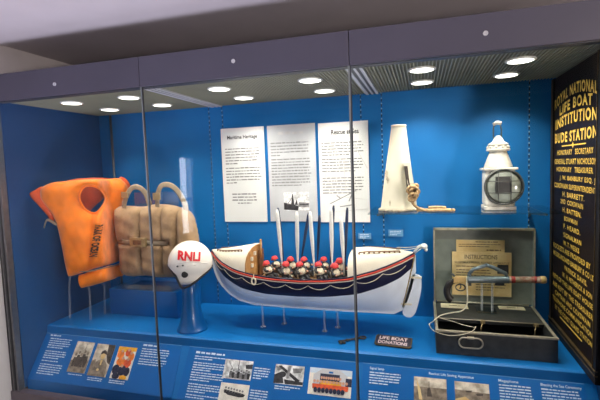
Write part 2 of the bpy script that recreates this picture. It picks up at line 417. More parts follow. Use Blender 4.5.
# louvred light canopy, one panel per bay
bays = [(XL, J1-0.03), (J1+0.045, J2-0.03), (J2+0.05, XR)]
for x0, x1 in bays:
    mb = MB(); z0, z1 = 2.168, 2.176
    mb.box((x0, 0.052, 2.1775), (x1, 0.818, 2.182), 0)
    x = x0 + 0.008
    while x < x1 - 0.004: mb.box((x-0.0022, 0.052, z0), (x+0.0022, 0.818, z1+0.0015), 0); x += 0.0165
    y = 0.06
    while y < 0.815: mb.box((x0, y-0.001, z0+0.003), (x1, y+0.001, z1+0.0015), 0); y += 0.0165
    mb.build('louvre_panel', M['louvre'], case)
for j in (J1, J2):
    mb = MB()
    mb.box((j-0.03, 0.052, 2.162), (j-0.014, 0.818, 2.18), 1); mb.box((j-0.014, 0.052, 2.166), (j+0.004, 0.818, 2.18), 0)
    mb.box((j+0.004, 0.052, 2.162), (j+0.016, 0.818, 2.18), 1); mb.box((j+0.016, 0.052, 2.166), (j+0.032, 0.818, 2.18), 0); mb.box((j+0.032, 0.052, 2.162), (j+0.046, 0.818, 2.18), 1)
    mb.build('canopy_track', [M['louvredark'], M['track']], case)
# slotted shelf tracks on the back panel
for x in (-1.440, -1.338, -0.370, -0.240, 0.594):
    mb = MB(); mb.box((x-0.008, 0.8175, 0.75), (x+0.008, 0.8205, 2.165), 0)
    z = 0.77
    while z < 2.15: mb.box((x-0.003, 0.8165, z), (x+0.003, 0.8178, z+0.017), 1); mb.box((x-0.003, 0.8163, z+0.017), (x+0.003, 0.8178, z+0.024), 2); z += 0.032
    mb.build('slot_track', [M['blue'], M['slot'], M['slotlight']], case)
mb = MB(); mb.tube([(-2.262, 0.806, 0.75), (-2.262, 0.806, 2.165)], 0.008, 10); mb.build('corner_rod', M['frame'], case)

# lamps recessed in the canopy
bn = ('left', 'middle', 'right')
lx = [(-2.06, -1.645), (-1.06, -0.545), (0.005, 0.43)]
for i in range(3):
    for yk, (y, yn) in enumerate(((0.235, 'nearer the glass'), (0.565, 'nearer the back panel'))):
        for xk, x in enumerate(lx[i]):
            o = thing('ceiling_lamp', (x, y, 2.168), 'round white ceiling lamp, %s of the %s bay, %s' % (('left one', 'right one')[xk], bn[i], yn), 'lamp', 'lamps in the case ceiling')
            mb = MB(); mb.lathe([(0.050, 0.0), (0.064, 0.0), (0.065, -0.005), (0.058, -0.008), (0.050, -0.007), (0.050, 0.0)], (x, y, 2.168), (0,0,1), 36, caps=False); mb.build('bezel', M['bezel'], o)
            mb = MB(); mb.lathe([(0.054, -0.0005), (0.054, -0.0075), (0.04, -0.009), (0.02, -0.0095)], (x, y, 2.168), (0,0,1), 36); mb.build('lens', M['lens'], o)
            L = bpy.data.lights.new('lamp_beam', 'SPOT'); L.energy = (12, 18, 16)[i]; L.color = (1.0, 0.93, 0.80); L.spot_size = radians((96, 138, 134)[i]); L.spot_blend = (.8, .7, .7)[i]; L.shadow_soft_size = 0.05
            lo = bpy.data.objects.new('lamp_beam', L); col.objects.link(lo); lo.parent = o; lo.location = (0, 0, -0.03)

# ================================================================== INFORMATION PANELS (sloping)
A = Vector((0, 0.212, 0.70)); DN = Vector((0, 0.047-0.212, 0.468-0.70)).normalized(); NP = Vector((0, DN.z, -DN.y)); NP = -NP if NP.y > 0 else NP
UP = -DN; RT = Vector((1, 0, 0))
def pp(x, s, h=0.0): return Vector((x, A.y, A.z)) + DN*s + NP*h
def photo(parent, x0, x1, s0, s1, painter, base, mats, name='photograph'):
    mb = MB(); mb.prism([pp(x0, s0, .0042), pp(x1, s0, .0042), pp(x1, s1, .0042), pp(x0, s1, .0042)], NP*0.0012, 0)
    def P(u, v, h=0.0058): return pp(x0+(x1-x0)*u, s0+(s1-s0)*v, h)
    def poly(pts, mi, h=0.0058): o = mb.add([P(max(0,min(1,u)), max(0,min(1,v)), h) for u, v in pts], [tuple(range(len(pts)))], mi)
    def blob(u, v, ru, rv, mi, h=0.0058, n=12): poly([(u+ru*cos(2*pi*k/n), v+rv*sin(2*pi*k/n)) for k in range(n)], mi, h)
    painter(poly, blob)
    return mb.build(name, [base] + mats, parent)
def person_(poly, blob, u, top, bot, w, body, head, h):
    blob(u, top+0.06*(bot-top)/0.5, w*0.42, 0.055, head, h+0.0003)
    poly([(u-w*.5, top+.14), (u+w*.5, top+.14), (u+w*.62, (top+bot)/2), (u+w*.45, bot), (u-w*.45, bot), (u-w*.62, (top+bot)/2)], body, h)
def block(mb, x, s, w, rows, pitch=.0135, th=.0072, seed=1, last=.6): word_rows(mb, pp(x, s+th, .0046), RT, UP, w, rows, pitch, th, seed=seed, last=last)
ip = []
def info_panel(x0, x1, label, x1b=None):
    o = thing('info_panel', pp((x0+x1)/2, 0.283), label, 'information panel', 'sloping information panels')
    mb = MB(); xb = x1 if x1b is None else x1b
    mb.prism([pp(x0, 0.002, .001), pp(x1, 0.002, .001), pp(xb, 0.281, .001), pp(x0, 0.281, .001)], NP*0.003); mb.build('panel_board', M['panelblue'], o)
    mb = MB(); mb.prism([pp(x0, 0.001, .001), pp(x1, 0.001, .001), pp(x1, 0.004, .001), pp(x0, 0.004, .001)], NP*0.0034); mb.build('panel_edge', M['labelblue'], o)
    return o
p1 = info_panel(-2.372, -1.372, 'leftmost sloping blue text panel with two brown photographs and a colour one', -1.350)
p2 = info_panel(-1.318, -0.332, 'middle sloping blue text panel with a crew in red and yellow pictured')
p3 = info_panel(-0.306, 0.690, 'right sloping blue text panel below the open grey box')
mb = MB(); word_rows(mb, pp(-2.335, .018, .0046), RT, UP, .085, 1, .02, .010, last=1, seed=3, wl=(1, 3)); mb.build('heading', M['white'], p1)
for s0, r, sd in ((.030, 5, 1), (.107, 4, 2), (.165, 1, 3), (.186, 5, 4)):
    mb = MB(); block(mb, -2.325, s0, .175, r, seed=sd, last=.75, th=.0064); mb.build('body_text', M['white'], p1)
mb = MB(); word_rows(mb, pp(-1.628, .024, .0046), RT, UP, .11, 1, .02, .011, last=1, seed=5, wl=(1, 3)); mb.build('heading', M['white'], p1)
for s0, w_, r, sd in ((.037, .20, 4, 6), (.095, .19, 3, 7)):
    mb = MB(); block(mb, -1.628, s0, w_, r, seed=sd, last=.9, th=.0064); mb.build('body_text', M['white'], p1)
for x_, s0, r, sd in ((-2.09, .224, 1, 8), (-1.94, .230, 2, 9), (-1.785, .230, 2, 10)):
    mb = MB(); block(mb, x_, s0, .112, r, .011, .006, seed=sd, last=.95); mb.build('caption', M['white'], p1)
def sailors(poly, blob):
    poly([(0,.62),(1,.58),(1,1),(0,1)], 3, .0056)
    for k, (u, t) in enumerate(((.2,.38),(.36,.30),(.5,.36),(.66,.26),(.82,.32))): person_(poly, blob, u, t, .82, .15, 1, 2, .0058+.0003*k)
    poly([(.60,.05),(.615,.05),(.63,.4),(.60,.4)], 2)
photo(p1, -2.106, -1.974, .034, .216, sailors, M['sepia'], [M['sepiadark'], M['sepiamid'], M['sepiamid']])
def portrait(poly, blob):
    poly([(.62,.0),(1,.0),(1,.62),(.82,.55),(.70,.35)], 1, .0056); poly([(0,.55),(.2,.48),(.25,1),(0,1)], 4, .0056)
    poly([(.06,1),(.12,.70),(.36,.50),(.66,.48),(.88,.64),(.94,1)], 2, .0058); poly([(.46,.50),(.58,.50),(.56,.66),(.50,.66)], 3, .0062)
    blob(.52,.36,.13,.12, 3, .0064); poly([(.36,.34),(.38,.24),(.52,.18),(.66,.23),(.70,.33),(.52,.29)], 1, .0066)
    poly([(.2,.80),(.45,.74),(.72,.82),(.70,.90),(.45,.84),(.22,.90)], 4, .0064); blob(.47,.80,.07,.04,3,.0066)
photo(p1, -1.952, -1.818, .037, .222, portrait, M['sepia'], [M['sepiadark'], M['sepiamid'], M['oldpaper'], M['sepiamid']])
def crewshot(poly, blob):
    poly([(0,0),(1,0),(1,.12),(0,.2)], 5, .0056)
    for k, (u, v, ru, rv, mi) in enumerate(((.22,.25,.2,.13,2),(.6,.18,.16,.12,1),(.82,.3,.16,.14,2),(.35,.48,.25,.14,2),(.72,.5,.2,.14,1),(.2,.72,.2,.15,3),(.55,.74,.22,.16,3),(.82,.76,.16,.14,3),(.3,.92,.2,.1,3),(.7,.95,.2,.08,5))): blob(u, v, ru, rv, mi, .0057+.0002*k)
    for u, v in ((.28,.14),(.62,.09),(.8,.18),(.42,.36),(.72,.38),(.5,.6)): blob(u, v, .075, .05, 4, .0082)
photo(p1, -1.790, -1.662, .040, .222, crewshot, M['pwhite'], [M['pred'], M['porange'], M['pnavy'], M['pskin'], M['pyellow']])
# middle panel
mb = MB(); word_rows(mb, pp(-1.268, .036, .0046), RT, UP, .19, 1, .02, .0125, last=1, seed=11, wl=(1, 3)); mb.build('heading', M['white'], p2)
for x_, s0, w_, r, sd in ((-1.268, .048, .205, 2, 12), (-1.268, .082, .205, 4, 13), (-1.268, .135, .205, 4, 14), (-1.268, .195, .205, 4, 15), (-1.268, .25, .205, 2, 16), (-.895, .078, .095, 5, 17), (-.895, .19, .10, 6, 18), (-.72, .235, .11, 1, 19)):
    mb = MB(); block(mb, x_, s0, w_, r, .0128, .0062, seed=sd); mb.build('body_text', M['white'], p2)
mb = MB(); block(mb, -.765, .156, .15, 2, .011, .006, seed=20); mb.build('caption', M['white'], p2)
def ship(poly, blob):
    poly([(.5,0),(.52,0),(.53,.6),(.5,.6)], 1); poly([(.12,.1),(.14,.1),(.4,.6),(.37,.6)], 2); poly([(.75,.22),(1,.15),(1,.4),(.78,.42)], 1)
    for k in range(8): person_(poly, blob, .28+.09*k, .45+.06*((k*7)%3), .95, .09, 1 if k % 2 else 2, 2, .0058+.0002*k)
photo(p2, -1.074, -.906, .050, .150, ship, M['bw'], [M['bwdark'], M['bwmid']])
def rowers(poly, blob):
    poly([(.12,.42),(.9,.5),(.86,.62),(.7,.66),(.3,.6)], 1)
    for k in range(7): person_(poly, blob, .2+.1*k, .2+.02*k, .52+.01*k, .08, 1, 2, .0058+.0002*k)
photo(p2, -1.072, -.904, .172, .270, rowers, M['pwhite'], [M['bwdark'], M['bwmid']])
def wreck(poly, blob):
    poly([(0,.55),(.25,.35),(.35,.95),(0,1)], 1); poly([(.1,.1),(.2,.05),(.9,.75),(.8,.85)], 1, .006); poly([(.45,.05),(.55,.05),(.5,.7),(.42,.7)], 2, .0062)
    poly([(.6,.15),(.95,.1),(.9,.35),(.65,.4)], 2); poly([(.35,.75),(1,.8),(1,.95),(.4,.98)], 1); poly([(0,.1),(.3,.2),(.1,.35)], 2); blob(.3,.5,.1,.15,1,.0064)
photo(p2, -.775, -.613, .050, .147, wreck, M['bw'], [M['bwdark'], M['bwmid']])
def boathouse(poly, blob):
    poly([(0,0),(1,0),(1,.22),(0,.2)], 1, .0056); poly([(.1,.25),(.3,.02),(.7,.02),(.9,.22),(.9,.7),(.1,.7)], 2, .0058); poly([(.26,.2),(.72,.2),(.72,.62),(.26,.62)], 3, .0060)
    poly([(.46,.10),(.56,.10),(.56,.17),(.46,.17)], 7, .0061); poly([(.86,.3),(1,.3),(1,.6),(.86,.6)], 3, .006)
    for k in range(9): person_(poly, blob, .30+.055*k, .32, .6, .06, 4, 6, .0062+.0001*k)
    for k in range(11): person_(poly, blob, .14+.075*k, .46, .78, .075, 5, 6, .0074+.0001*k)
    for k in range(8): blob(.18+.09*k, .82, .045, .10, 3, .0088)
    poly([(.6,.3),(.6,.3),(.6,.3)], 3)
photo(p2, -.583, -.358, .048, .178, boathouse, M['pwhite'], [M['pblue'], M['track'], M['pnavy'], M['pyellow'], M['pred'], M['pskin'], M['panelblue']])
# right panel
for t_, x_, s_, w_ in (('Signal lamp', -.270, .033, .072), ('Rocket Life Saving Apparatus', .02, .031, .205), ('Megaphone', .334, .032, .085), ('Blessing the Sea Ceremony', .512, .032, .165)):
    mb = MB(); put_text(mb, t_, pp(x_, s_, .0046), RT, UP, w_, .016, bold=.012); mb.build('heading', M['white'], p3)
mb = MB()
for x, s0, w, r, sd in ((-.270, .040, .155, 5, 21), (.334, .038, .145, 12, 22), (.512, .038, .16, 12, 23), (-.27, .13, .15, 8, 25)):
    mb = MB(); block(mb, x, s0, w, r, .0125, .0062, seed=sd); mb.build('body_text', M['white'], p3)
def seaboat(poly, blob):
    poly([(0,.42),(1,.40),(1,1),(0,1)], 2, .0056); poly([(.42,.45),(.5,.42),(.56,.78),(.4,.8)], 1); poly([(.46,.15),(.475,.15),(.48,.5),(.46,.5)], 1); poly([(.08,.1),(.2,.5),(.26,.95),(.16,.95)], 3)
photo(p3, -.052, .100, .042, .150, seaboat, M['sepia'], [M['sepiadark'], M['sepiamid'], M['oldpaper']])
def seaboats(poly, blob):
    poly([(0,.35),(1,.40),(1,1),(0,1)], 2, .0056); poly([(.3,.36),(.5,.34),(.48,.42),(.33,.43)], 1); poly([(.6,.46),(.82,.42),(.8,.52),(.64,.54)], 1); poly([(0,.75),(.3,.62),(.5,.8),(.3,1),(0,1)], 3)
photo(p3, .137, .290, .045, .150, seaboats, M['sepia'], [M['sepiadark'], M['sepiamid'], M['oldpaper']])

# ================================================================== WALL POSTERS
YP = 0.8155
def poster(x0, x1, z0, z1, m, label):
    o = thing('text_poster', ((x0+x1)/2, 0.819, z0), label, 'poster', 'text posters on the back panel')
    mb = MB(); mb.box((x0, 0.811, z0), (x1, 0.816, z1)); mb.build('poster_board', m, o); return o
def wr(mb, x, z, w, rows, pitch=.0205, th=.009, seed=1, last=.6, center=False, mi=0): word_rows(mb, (x, 0.8102, z), (1,0,0), (0,0,1), w, rows, pitch, th, mi, last, .07, seed, center)
o = poster(-1.353, -1.031, 1.355, 2.009, M['paper'], 'left white text poster headed Maritime Heritage behind the boat')
mb = MB(); put_text(mb, 'Maritime Heritage', (-1.305, .8102, 1.925), (1,0,0), (0,0,1), .225, .034, bold=.025); mb.build('heading', M['ink'], o)
mb = MB(); wr(mb, -1.325, 1.862, .255, 6, seed=31, last=.4); mb.build('body_text', M['inkgrey'], o)
mb = MB(); wr(mb, -1.325, 1.728, .265, 6, seed=32, last=.3); mb.build('body_text', M['inkgrey'], o)
mb = MB(); wr(mb, -1.29, 1.545, .19, 4, .021, .010, seed=33, last=.6, center=True); mb.build('body_text', M['inkgrey'], o)
o = poster(-1.007, -.672, 1.358, 2.009, M['papergrey'], 'middle grey text poster with a small black and white harbour picture')
mb = MB(); word_rows(mb, (-.93, .8102, 1.945), (1,0,0), (0,0,1), .19, 1, .02, .02, last=1, seed=36, wl=(.6, 2)); mb.build('heading', M['inklight'], o)
mb = MB(); wr(mb, -.985, 1.885, .275, 5, seed=34, last=.3); mb.build('body_text', M['inkgrey'], o)
mb = MB(); wr(mb, -.985, 1.775, .28, 10, .0195, seed=35, last=.8); mb.build('body_text', M['inkgrey'], o)
mb = MB(); X0, X1, Z0, Z1 = -.905, -.728, 1.432, 1.556; mb.box((X0, .8095, Z0), (X1, .811, Z1), 0)
def q(pts, mi, y=.8092): mb.add([(X0+(X1-X0)*u, y, Z0+(Z1-Z0)*v) for u, v in pts], [tuple(range(len(pts)))], mi)
q([(0,.05),(.55,.0),(.6,.25),(.25,.35),(0,.45)], 1); q([(.55,.2),(1,.18),(1,.42),(.6,.45)], 2); q([(.28,.3),(.42,.3),(.40,.55),(.36,.9),(.33,.9),(.31,.55)], 1, .809); q([(.12,.34),(.34,.75),(.35,.72),(.16,.33)], 2, .809); q([(.42,.3),(.56,.3),(.52,.62)], 1, .809); q([(.62,.3),(.98,.28),(.98,.36),(.64,.36)], 1, .8088)
mb.build('photograph', [M['bw'], M['bwdark'], M['bwmid']], o)
o = poster(-.651, -.326, 1.353, 2.003, M['paper'], 'right white text poster headed Rescue at Sea with a line diagram')
mb = MB(); put_text(mb, 'Rescue at Sea', (-.565, .8102, 1.925), (1,0,0), (0,0,1), .18, .032, bold=.025); mb.build('heading', M['ink'], o)
mb = MB(); wr(mb, -.632, 1.868, .275, 5, .0195, seed=37, last=.7); mb.build('body_text', M['inkgrey'], o)
mb = MB(); wr(mb, -.632, 1.762, .275, 5, .0195, seed=38, last=.8); mb.build('body_text', M['inkgrey'], o)
mb = MB(); wr(mb, -.632, 1.640, .275, 6, .0195, seed=39, last=.7); mb.build('body_text', M['inkgrey'], o)
mb = MB()
def ln(a, b, w, mi=0):
    a = Vector((a[0], .8100, a[1])); b = Vector((b[0], .8100, b[1])); d = (b-a).normalized(); n = Vector((-d.z, 0, d.x))*w
    mb.add([a-n, b-n, b+n, a+n], [(0,1,2,3)], mi)
for a, b in (((-.565,1.86),(-.625,1.60)), ((-.488,1.90),(-.48,1.56)), ((-.43,1.88),(-.335,1.70))): ln(a, b, .002, 1)
ln((-.585,1.475),(-.41,1.56),.0025); ln((-.54,1.53),(-.515,1.51),.003); ln((-.46,1.49),(-.44,1.535),.003); ln((-.52,1.455),(-.43,1.468),.003); ln((-.58,1.53),(-.34,1.50),.001,1); ln((-.58,1.42),(-.34,1.44),.001,1)
mb.build('sketch', [M['inkgrey'], M['inklight']], o)
for x0, x1, z0, z1, t in ((-.405, -.322, 1.243, 1.282, 'small pale blue wall label behind the right end of the boat, lower left one'), (-.212, -.120, 1.262, 1.305, 'small pale blue wall label right under the megaphone')):
    o = thing('wall_label', ((x0+x1)/2, .818, z0), t, 'label', 'small labels on the back panel')
    mb = MB(); mb.box((x0, .8125, z0), (x1, .8160, z1)); mb.build('label_card', M['labelblue'], o)
    mb = MB(); word_rows(mb, (x0+.01, .8120, z1-.012), (1,0,0), (0,0,1), x1-x0-.02, 3, .011, .005, last=.7, seed=40); mb.build('body_text', M['white'], o)

# ================================================================== ORANGE LIFE JACKET
jd = Vector((.44, .32, 0)).normalized(); jn = Vector((jd.y, -jd.x, 0)); jo = Vector((-2.30, .15, 0))
def jp(u, z, h): return jo + jd*u + jn*h + Vector((0, 0, z)) - jn*0.0
def jpush(v):
    u = (v - jo).dot(jd); t = max(0, min(1, (u-.34)/.10)); return .085*t*t*(3-2*t)
jk = thing('life_jacket', (-2.13, .33, .75), 'puffy orange life jacket with round neck hole and black stencilled words', 'life jacket', 'life jackets')
out = [(.020,1.600),(.030,1.650),(.09,1.681),(.163,1.688),(.277,1.693),(.394,1.691),(.472,1.694),(.507,1.673),(.529,1.632),(.525,1.59),(.485,1.515),(.465,1.418),(.46,1.319),(.455,1.185),(.435,1.140),(.291,1.110),(.160,1.077),(.133,1.100),(.116,1.257),(.098,1.407),(.075,1.487),(.035,1.555)]
hole = [(.270,1.645),(.325,1.648),(.372,1.612),(.388,1.555),(.352,1.495),(.312,1.474),(.262,1.510),(.238,1.585)]
def crz(u, z):
    k = 1.0
    for uu, w, dpt in ((.285, .012, .28 if z < 1.47 else 0), ):
        k -= dpt*math.exp(-((u-uu-.12*(z-1.3))/w)**2)
    k *= 1 + .07*sin(30*u+6*z+1.5*sin(9*z)) + .035*sin(34*z+26*u) + .035*sin(75*u-22*z+2*sin(15*z)) + .018*sin(120*u+50*z)
    if u < .10 and z > 1.45: k *= .80 + .20*min(1, max(0, (u+.03)/.11))
    return k
mb = MB(); pillow(mb, out, jp, .075, .045, .085, .0135, [hole], crz); push(mb, jpush); mb.build('front_panel', M['orange'], jk)
def jpb(u, z, h): return jp(u, z, h) - jn*.085
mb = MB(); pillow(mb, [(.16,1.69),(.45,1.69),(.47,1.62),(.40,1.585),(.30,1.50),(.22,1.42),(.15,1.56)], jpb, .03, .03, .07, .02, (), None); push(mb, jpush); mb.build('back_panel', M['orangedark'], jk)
mb = MB(); mb.tube([jp(u, z, .012) for u, z in [(p.x, p.y) for p in smooth([(a, b, 0) for a, b in hole], 4, True)]], .0065, 8, True); push(mb, jpush); mb.build('neck_binding', M['orange'], jk)
mb = MB()
ax = [(.198, 1.040), (.24, 1.046), (.32, 1.062), (.40, 1.080), (.455, 1.092)]
mb.tube(smooth([jp(u, z-.006, -.005) for u, z in ax], 4), [.030]+[.044]*4+[.047]*8+[.043]*4, 18)
push(mb, jpush); mb.build('bolster', M['orange'], jk)
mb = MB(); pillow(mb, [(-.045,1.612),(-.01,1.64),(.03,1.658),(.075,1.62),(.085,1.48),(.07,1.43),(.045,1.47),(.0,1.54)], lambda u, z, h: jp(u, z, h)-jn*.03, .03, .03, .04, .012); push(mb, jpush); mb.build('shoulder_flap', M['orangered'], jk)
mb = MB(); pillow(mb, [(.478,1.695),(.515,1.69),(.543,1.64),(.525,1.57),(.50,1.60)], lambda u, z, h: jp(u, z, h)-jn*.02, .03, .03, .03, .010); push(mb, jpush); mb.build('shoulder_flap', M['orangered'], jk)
mb = MB()
uv, fs, asp = text_mesh('PARK OF OCEAN', .05)
def jh(u, z):
    d = poly_dist(Vector((u, z)), [JL, JH]); t = min(1, d/.085); return .075*sqrt(max(0, 1-(1-t)**2))*crz(u, z)
JL = [Vector((p.x, p.y)) for p in smooth([(a, b, 0) for a, b in out], 4, True)]; JH = [Vector((p.x, p.y)) for p in smooth([(a, b, 0) for a, b in hole], 4, True)]
vs = []
for a, b in uv:
    z = 1.405 - a*.205; u = .345 - .05*a + (b-.5)*.048 + .004; vs.append(jp(u, z, jh(u, z)+.0065))
mb.add(vs, fs, 0); push(mb, jpush); mb.build('stencil', M['blackink'], jk, fixn=False)
mb = MB(); mb.tube(smooth([jp(.02,1.40,-.03), jp(.05,1.45,.01), jp(.10,1.42,.02), jp(.15,1.385,-.01)], 6), .009, 6, flat=(1,.3)); push(mb, jpush); mb.build('tie_tape', M['webbing'], jk)
mb = MB(); mb.tube(smooth([jp(.16,1.125,.03), jp(.25,1.108,.055), jp(.35,1.118,.06), jp(.45,1.128,.03)], 6), .0035, 6); push(mb, jpush); mb.build('tie_tape', M['webbing'], jk)
js = thing('acrylic_stand', (-2.2, .36, .75), 'clear rod stand holding up the orange life jacket', 'stand')
mb = MB()
for (x, y), (u, z) in (((-2.326, .354), (.15, 1.16)), ((-2.150, .348), (.20, 1.12)), ((-2.14, .47), (.22, 1.13))):
    t = jp(u, z, -.045); mb.tube([(x, y, .7505), (x+.012, y+.0, .95), (t.x, t.y, t.z)], .005, 8)
mb.build('rod', M['acrod'], js)

# ================================================================== BLUE PLINTH AND TAN LIFE JACKET
mb = MB(); mb.box((-2.10, .48, .7505), (-1.565, .80, .928)); o = mb.build('plinth', M['standblue'], loc=(-1.83, .64, .7505), bevel=.003)
tag(o, 'low blue block plinth under the tan quilted life jacket', 'plinth')
ts = thing('acrylic_stand', (-1.78, .55, .928), 'clear acrylic easel carrying the tan quilted life jacket on the plinth', 'stand')
mb = MB(); mb.box((-2.0, .485, .9285), (-1.60, .70, .934)); mb.box((-1.99, .488, .934), (-1.61, .494, .965)); mb.build('base', M['acrylic'], ts)
mb = MB(); mb.box((-1.98, .655, .934), (-1.62, .661, 1.585)); mb.build('back_plate', M['acrylic'], ts)
tj = thing('life_jacket', (-1.75, .48, 1.02), 'tan quilted canvas life jacket with webbing straps on the blue plinth', 'life jacket', 'life jackets')
def tp(u, z, h): return Vector((u, .505 - h + .02*(z-1.3), z))
def tcr(u, z):
    k = 1.0
    for uu, w, dp in ((-1.790, .011, .42), (-1.625, .011, .30), (-1.515, .012, .45), (-1.90, .02, .05)):
        k -= dp*math.exp(-((u-uu)/w)**2)
    if u < -1.56: k -= .40*math.exp(-((z-1.262)/.016)**2)
    k *= 1 + .03*sin(70*z+25*u) + .025*sin(43*u-31*z)
    return k
tout = [(-2.005,1.478),(-1.97,1.500),(-1.90,1.503),(-1.80,1.497),(-1.70,1.512),(-1.60,1.508),(-1.52,1.492),(-1.45,1.466),(-1.412,1.40),(-1.392,1.26),(-1.415,1.12),(-1.462,1.055),(-1.56,1.030),(-1.68,1.022),(-1.79,1.030),(-1.90,1.020),(-1.968,1.040),(-1.985,1.12),(-1.990,1.21),(-2.008,1.33)]
mb = MB(); pillow(mb, tout, tp, .085, .045, .07, .0135, (), tcr); push(mb, lambda v: .022).build('quilted_body', M['tan'], tj)
def strap(pts, w=.017, name='strap'):
    mb = MB(); mb.tube(smooth(pts, 6), w, 8, flat=(1, .16) if name == 'strap' else (.9, .16)); return push(mb, lambda v: .022).build(name, M['webbing'], tj)
st = strap([(-1.915,.470,1.46),(-1.912,.462,1.515),(-1.885,.462,1.575),(-1.845,.465,1.625),(-1.795,.475,1.625),(-1.765,.50,1.58),(-1.762,.53,1.50)])
mb = MB(); mb.box((-1.918,.443,1.56),(-1.868,.455,1.60)); push(mb, lambda v: .022).build('buckle', M['brassdull'], st, bevel=.003)
st = strap([(-1.655,.462,1.45),(-1.652,.455,1.52),(-1.645,.455,1.58),(-1.615,.460,1.635),(-1.555,.470,1.635),(-1.51,.49,1.585),(-1.475,.50,1.50),(-1.465,.48,1.45)])
mb = MB(); mb.box((-1.672,.437,1.545),(-1.618,.449,1.59)); push(mb, lambda v: .022).build('buckle', M['brassdull'], st, bevel=.003)
st = strap([(-1.99,.47,1.268),(-1.90,.425,1.270),(-1.79,.425,1.270),(-1.70,.425,1.266),(-1.58,.44,1.262)], .016, 'waist_strap')
mb = MB(); mb.box((-1.842,.400,1.245),(-1.718,.414,1.302), 0); mb.box((-1.815,.397,1.258),(-1.750,.401,1.288), 1); push(mb, lambda v: .022).build('buckle', [M['brassdull'], M['wooddark']], st, bevel=.004)

# ================================================================== HELMET ON ITS STAND
hc = Vector((-1.356, .327, 1.172)); HR = Vector((.131, .116, .131))
hs = thing('helmet_stand', (-1.39, .355, .7505), 'blue flared pedestal stand under the white helmet', 'stand')
mb = MB(); mb.lathe([(.094,0),(.094,.006),(.088,.012),(.074,.05),(.062,.10),(.054,.16),(.051,.22),(.052,.285),(.045,.292)], (-1.377,.345,.7508), (0,0,1), 40); mb.build('pedestal', M['standblue'], hs)
hm = thing('helmet', (-1.356, .327, 1.04), 'white safety helmet with red lettering and black rim', 'helmet')
edge = [(-1.0,-.02),(-.93,-.10),(-.80,-.24),(-.66,-.45),(-.58,-.66),(-.50,-.88),(-.40,-1.0),(-.28,-.98),(-.05,-.88),(.25,-.70),(.55,-.50),(.85,-.33),(1.0,-.22)]
def hz(nx): return lerp_tab(edge, nx)[0]
mb = MB(); NU, NV = 64, 34
P = []
for i in range(NU):
    a = 2*pi*i/NU; row = []
    for j in range(NV+1):
        t = -pi/2 + pi*j/NV; x, y, z = cos(t)*cos(a), cos(t)*sin(a), sin(t)
        e = hz(max(-1, min(1, x)))
        low = z < e
        if z < 0:                                  # below the equator the shell hangs almost straight down
            rr = sqrt(max(1e-9, x*x+y*y)); g = 0.94 if z > -.7 else .94*sqrt(max(0, 1-((-z-.7)/.3)**2)); g = max(g, .02)
            x2, y2 = x/rr*max(rr, g*(1+.10*z)), y/rr*max(rr, g*(1+.10*z)); e = hz(max(-1, min(1, x2)))
        else: x2, y2 = x, y
        z2 = max(z, e); row.append(hc + Vector((x2*HR.x, y2*HR.y, z2*HR.z)))
    P.append(row)
mb.grid(P, 0, True, closed_u=True)
mb.build('shell', M['helmet'], hm)
mb = MB()
for sg in (-1, 1):
    path = []
    for k in range(49):
        nx = -0.985 + 1.97*k/48; e = hz(nx)
        ny = sqrt(max(0, 1-nx*nx)) if e >= 0 else sqrt(max(0, (.97*(1+.10*e))**2 - nx*nx)) if abs(nx) < .97*(1+.1*e) else 0.0
        path.append(hc + Vector((nx*HR.x, sg*ny*HR.y, e*HR.z)))
    mb.tube(path, .0062, 8)
mb.build('rim_trim', M['helmettrim'], hm)
def hsurf(nx, nz, off=.004):
    e = sqrt(max(0.0, 1-nx*nx-(nz*nz if nz > 0 else 0)))
    if nz < 0: e = sqrt(max(0.0, (.94*(1+.10*nz)) ** 2 - nx*nx))
    k = 1 + off/.12; return hc + Vector((nx*HR.x*k, -e*HR.y*k, nz*HR.z*k))
uv, fs, asp = text_mesh('RNLI', .045); mb = MB()
mb.add([hsurf(-.50+a*.94 + (b-.5)*.05, .30+b*.38 - .13*a) for a, b in uv], fs); mb.build('lettering', M['red'], hm, fixn=False)
mb = MB(); c = hsurf(-.26, -.36, .001); mb.lathe([(.019,0),(.019,.006),(.014,.009)], c, (0,-1,-.05), 24); mb.build('ear_boss', M['helmettrim'], hm)
for nx, nz in ((-.55,.02),(-.32,.06)):
    mb = MB(); mb.ball(hsurf(nx, nz, .001), (.006,.004,.0055)); mb.build('stud', M['darksteel'], hm)
mb = MB(); mb.tube(smooth([hsurf(-.86,.02,.0), hsurf(-.55,.16,.0), hsurf(-.2,.20,.0), hsurf(.3,.14,.0), hsurf(.75,.02,.0), hsurf(.93,-.12,.0)], 6), .0022, 6)
mb.tube(smooth([hsurf(-.45,-.16,.0), hsurf(-.2,-.11,.0), hsurf(.1,-.2,.0), hsurf(.5,-.30,.0), hsurf(.8,-.30,.0)], 6), .0022, 6); mb.build('ridge', M['helmet'], hm)
mb = MB(); pts = [hsurf(a, b, .0015) for a, b in ((-.12,.02),(.2,.03),(.5,-.04),(.6,-.14),(.5,-.22),(.2,-.16),(-.1,-.10))]; mb.add(pts, [tuple(range(7))]); mb.build('vent_patch', M['scuff'], hm)

hm.rotation_euler = (0, 0, radians(31))
